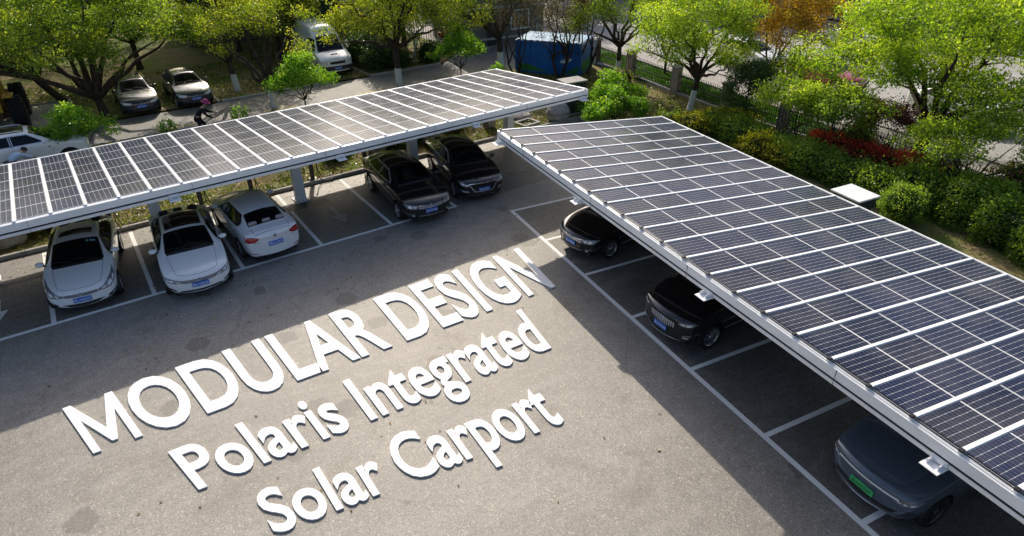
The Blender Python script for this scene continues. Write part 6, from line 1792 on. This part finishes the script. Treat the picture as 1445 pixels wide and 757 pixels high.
def container():
    # blue site container with a painted landscape round its foot
    t = empty('site_container', 'blue container with green painted hills and a white patch, behind the half-bare trees', 'container', (24.85, 14.05, .0), math.atan2(-3.7, 2.5))
    Lc, Dc, Hc = 3.95, 2.35, 1.85
    n = NT('container_painting')
    sp = n.n('ShaderNodeSeparateXYZ'); n.l(n.coord(), sp.inputs[0])
    x, z = sp.outputs['X'], sp.outputs['Z']
    hill = n.math('ADD', n.math('MULTIPLY', n.math('SINE', n.math('MULTIPLY_ADD', x, 1.35, 1.1)), .26), n.math('MULTIPLY', n.math('POWER', n.math('MULTIPLY', x, .22), 4.0), .75))
    nz = n.noise(2, 4)
    m1 = n.math('LESS_THAN', z, n.math('ADD', hill, .28))
    c = n.mix(m1, n.ramp(nz, [(.3, (.006, .10, .34)), (.7, (.010, .15, .46))]), n.ramp(nz, [(.3, (.02, .12, .025)), (.7, (.04, .22, .04))]))
    ex = n.math('DIVIDE', n.math('SUBTRACT', x, 3.1), .36); ez = n.math('DIVIDE', n.math('SUBTRACT', n.math('SUBTRACT', z, n.math('MULTIPLY', n.math('SUBTRACT', x, 3.05), .28)), .86), .12)
    m2 = n.math('LESS_THAN', n.math('ADD', n.math('MULTIPLY', ex, ex), n.math('MULTIPLY', ez, ez)), 1.0)
    c = n.mix(m2, c, (.72, .76, .74))
    n.set(c, .42, 0, .5)
    b = MB(); nx = 46
    # corrugated front and ends
    pr = []
    for i in range(nx + 1):
        pr.append((Lc * i / nx, .035 if (i % 4) in (1, 2) else 0.0))
    vs = [(x_, y_, 0.05) for x_, y_ in pr] + [(x_, y_, Hc) for x_, y_ in pr]
    b.add(vs, [(i, i + 1, nx + 2 + i, nx + 1 + i) for i in range(nx)])
    for xe in (0, Lc):
        pr = [(xe + (.0 if (i % 4) in (1, 2) else .03) * (1 if xe == 0 else -1), Dc * i / 24) for i in range(25)]
        vs = [(x_, y_, 0.05) for x_, y_ in pr] + [(x_, y_, Hc) for x_, y_ in pr]
        b.add(vs, [(i, i + 1, 26 + i, 25 + i) for i in range(24)])
    b.box((Lc / 2, Dc, Hc / 2), (Lc, .03, Hc - .1)); b.box((Lc / 2, Dc / 2, .06), (Lc - .06, Dc - .1, .05))
    b.build('wall', n.mat, t)
    blue = simple('blue_container_steel', (.008, .11, .36), .35)
    b = MB()
    for xx in (0, Lc):
        for yy in (0, Dc): b.box((xx, yy, Hc / 2), (.14, .14, Hc), 0, None, .01)
    for zz in (.09, Hc - .04):
        b.box((Lc / 2, -.02, zz), (Lc + .02, .10, .12), 0, None, .01); b.box((Lc / 2, Dc + .02, zz), (Lc, .10, .12)); 
        for xx in (-.01, Lc + .01): b.box((xx, Dc / 2, zz), (.10, Dc, .12))
    b.build('frame', blue, t)
    b = MB()
    sky_blue = simple('pale_blue_roof', (.16, .36, .58), .3, 0, .5, .3, .35, 1.4)  # roof colour paler than the walls, uneven in broad patches
    m_ = 40
    pr = [(Lc * i / m_, Hc + .05 + (.02 if (i % 4) in (1, 2) else 0)) for i in range(m_ + 1)]
    vs = [(x_, 0, z_) for x_, z_ in pr] + [(x_, Dc, z_) for x_, z_ in pr]
    b.add(vs, [(i, i + 1, m_ + 2 + i, m_ + 1 + i) for i in range(m_)])
    b.build('roof', sky_blue, t)
container()

# ------------------------------------------------------------------ fences
def iron_fence():
    t = empty('iron_fence', 'black iron railing between brick pillars with globe lamps along the garden', 'fence', (29.06, 5.15, 0))
    O = Vector((29.06, 5.15, 0))
    P = [(30.35, 16.4), (29.95, 12.7), (29.6, 9.2), (29.06, 5.15), (28.72, 1.5), (28.6, -1.9), (28.85, -5.3), (28.3, -9.2), (27.4, -12.9), (26.4, -16.6), (25.2, -20.4)]
    for i, (x, y) in enumerate(P):
        b = MB(); b.box((x - O.x, y - O.y, .70), (.40, .40, 1.46), 0, None, .01)
        p = b.build('pillar', M['brick'], t)
        b = MB(); b.box((x - O.x, y - O.y, 1.46), (.50, .50, .08), 0, None, .015); b.box((x - O.x, y - O.y, 1.52), (.34, .34, .05)); b.build('cap', M['concrete'], p)
        if i in (0, 1, 3, 4, 7):
            b = MB(); b.lathe([(.03, 1.54), (.05, 1.58), (.10, 1.63), (.125, 1.71), (.10, 1.80), (.04, 1.84), (.001, 1.845)], 14, 0, Matrix.Translation((x - O.x, y - O.y, 0))); b.build('globe_lamp', M['globe'], p)
    for i, ((x0, y0), (x1, y1)) in enumerate(zip(P[:-1], P[1:])):
        a = Vector((x0, y0, 0)) - O; c = Vector((x1, y1, 0)) - O; d = c - a; L = d.length; d.normalize()
        b = MB(); ang = math.atan2(d.y, d.x); Mz = Matrix.Rotation(ang, 3, 'Z')
        m = (a + c) / 2
        for z in (.22, .62, 1.02):
            b.box((m.x, m.y, z), (L - .38, .035, .035), 0, Mz)
        b.box((m.x, m.y, .08), (L - .38, .14, .14), 1, Mz)
        n = int((L - .4) / .125)
        for k in range(n + 1):
            q = a + d * (.22 + (L - .44) * k / n)
            b.box((q.x, q.y, .66), (.018, .018, 1.0), 0, Mz)
            b.add([(q.x - .014, q.y - .014, 1.16), (q.x + .014, q.y - .014, 1.16), (q.x + .014, q.y + .014, 1.16), (q.x - .014, q.y + .014, 1.16), (q.x, q.y, 1.24)], [(0, 1, 4), (1, 2, 4), (2, 3, 4), (3, 0, 4)])
        b.build('railing_panel', [M['black_iron'], M['concrete']], t)
iron_fence()
def paling_fence(lab, pts, h=1.6, mat=None):
    O = Vector((*pts[0], 0))
    t = empty('paling_fence', lab, 'fence', O)
    mt = mat or M['black_iron']
    for (x0, y0), (x1, y1) in zip(pts[:-1], pts[1:]):
        a = Vector((x0, y0, 0)) - O; c = Vector((x1, y1, 0)) - O; d = c - a; L = d.length; d.normalize()
        ns = max(1, round(L / 3.0))
        for s in range(ns):
            p = a + d * (L * s / ns); q = a + d * (L * (s + 1) / ns); m = (p + q) / 2; l = L / ns
            Mz = Matrix.Rotation(math.atan2(d.y, d.x), 3, 'Z')
            b = MB(); b.box((p.x, p.y, h / 2), (.07, .07, h + .1), 0, Mz); b.build('fence_post', mt, t)
            b = MB()
            for z in (.25, h - .22): b.box((m.x, m.y, z), (l - .07, .03, .04), 0, Mz)
            n = int(l / .16)
            for k in range(1, n):
                g = p + d * (l * k / n); b.box((g.x, g.y, h / 2), (.025, .02, h - .1), 0, Mz)
            b.build('fence_panel', mt, t)
paling_fence('dark paling fence behind the white van and the dark shrubs', [(12.5, 26.2), (17.5, 25.2), (24.2, 23.0)], 1.6)
paling_fence('white paling fence across the forecourt behind the blue container', [(29.9, 16.6), (30.9, 20.8), (32.5, 25.4)], 1.3, M['white_steel'])

# ------------------------------------------------------------------ buildings at the back
def building(lab, loc, rz, w, d, h, wins, cat='building', wall=None, bands=(), door=None, name='building'):
    t = empty(name, lab, cat, loc, rz)
    wall = wall or M['render_wall']
    b = MB()
    b.box((w / 2, d / 2, h / 2), (w, d, h)); b.build('wall', wall, t)
    b = MB(); b.box((w / 2, d / 2, h + .12), (w + .5, d + .5, .24), 0, None, .03); b.build('roof', M['concrete'], t)
    for z in bands:
        b = MB(); b.box((w / 2, -.06, z), (w + .14, .16, .14), 0, None, .015); b.build('ledge', M['concrete'], t)
    for (x, z, ww, hh) in wins:
        b = MB()
        for c, s in (((x, -.03, z + hh), (ww + .16, .10, .08)), ((x, -.05, z), (ww + .24, .16, .08)), ((x - ww / 2 - .03, -.03, z + hh / 2), (.07, .10, hh)), ((x + ww / 2 + .03, -.03, z + hh / 2), (.07, .10, hh)), ((x, -.02, z + hh / 2), (.05, .06, hh))): b.box(c, s)
        f = b.build('window', M['white_alu'], t)
        b = MB(); b.box((x, -.005, z + hh / 2), (ww, .02, hh)); b.build('pane', M['window_glass'], f)
    if door:
        x, ww, hh = door
        b = MB(); b.box((x, -.03, hh / 2), (ww, .06, hh), 0, None, .01); dd = b.build('door', M['dark_grey'], t)
        b = MB(); b.box((x + ww * .36, -.08, 1.0), (.04, .05, .2), 0, None, .01); b.build('handle', M['chrome'], dd)
    return t
M['render_wall'] = slabs('beige_stone_cladding', (.42, .385, .335), (.48, .44, .385), 1.2, .6, .01)
M['pale_wall'] = slabs('pale_grey_cladding', (.52, .51, .49), (.58, .57, .55), 1.6, .8, .01)
M['window_glass'] = simple('window_glass', (.03, .04, .05), .06, 0, .8, 0, .3, 1)
building('long beige stone-clad building behind the paling fence and the van', (10.0, 33.0, 0), R(-6), 15, 8, 6.5, [(x, z, 1.5, 1.4) for z in (1.0, 3.9) for x in (1.8, 4.6, 7.4, 10.2, 13.0)], bands=(3.2,), door=(8.8, 1.2, 2.2))
building('beige gatehouse with stone ledges beyond the end of the service road', (24.9, 21.0, 0), R(-8), 6.5, 5, 3.6, [(4.6, 1.0, 1.3, 1.2)], bands=(.5, 2.5), door=(2.6, 1.0, 2.1), name='gatehouse')
building('pale grey building at the far left behind the tallest trees', (-26, 46, 0), R(4), 34, 10, 9, [(x, z, 1.7, 1.5) for z in (1.0, 4.2) for x in range(3, 33, 4)], wall=M['pale_wall'], bands=(3.6,))
building('pale building across the street behind the street trees', (44, 42, 0), R(-62), 40, 12, 10, [(x, z, 2.0, 1.6) for z in (1.0, 4.2) for x in range(3, 39, 4)], wall=M['pale_wall'], bands=(3.7,))
# ------------------------------------------------------------------ camera, light, sky
cd = bpy.data.cameras.new('camera'); co = bpy.data.objects.new('camera', cd); COL.objects.link(co)
yaw, pit, roll = .5901, .5456, -.013
cd.sensor_width = 36.0; cd.lens = 919.503 / 1445 * 36; cd.clip_end = 2000; cd.clip_start = .1
fw = Vector((math.sin(yaw) * math.cos(pit), math.cos(yaw) * math.cos(pit), -math.sin(pit)))
rt = Vector((math.cos(yaw), -math.sin(yaw), 0)); up = rt.cross(fw)
r2 = rt * math.cos(roll) + up * math.sin(roll); u2 = -rt * math.sin(roll) + up * math.cos(roll)
mw = Matrix(((r2.x, u2.x, -fw.x, 2.3099), (r2.y, u2.y, -fw.y, -18.8281), (r2.z, u2.z, -fw.z, 10.3003), (0, 0, 0, 1)))
co.matrix_world = mw
scene.camera = co
EL, AZ = R(30.4), R(21.6)                # sun stands behind the scene, a little to the right
sd = Vector((math.sin(AZ) * math.cos(EL), math.cos(AZ) * math.cos(EL), math.sin(EL)))
ld = bpy.data.lights.new('sun', 'SUN'); ld.energy = SUN; ld.angle = R(.53); ld.color = (1.0, .915, .785)
lo = bpy.data.objects.new('sun', ld); COL.objects.link(lo)
lo.rotation_euler = sd.to_track_quat('Z', 'Y').to_euler(); lo.location = (20, 60, 50)
w = bpy.data.worlds.new('World'); scene.world = w; w.use_nodes = True
nt = w.node_tree; bg = nt.nodes['Background']
sk = nt.nodes.new('ShaderNodeTexSky'); sk.sky_type = 'NISHITA'; sk.sun_disc = False
sk.sun_elevation = EL; sk.sun_rotation = AZ; sk.air_density = 1.0; sk.dust_density = 5.0; sk.ozone_density = 2.6; sk.altitude = 20
nt.links.new(sk.outputs[0], bg.inputs['Color']); bg.inputs['Strength'].default_value = SKY
vs = scene.view_settings
scene.display_settings.display_device = 'sRGB'
vs.view_transform = 'Standard'; vs.look = 'None'; vs.exposure = 0; vs.gamma = 1
scene.cycles.max_bounces = 8; scene.cycles.transparent_max_bounces = 12
scene.cycles.use_denoising = True
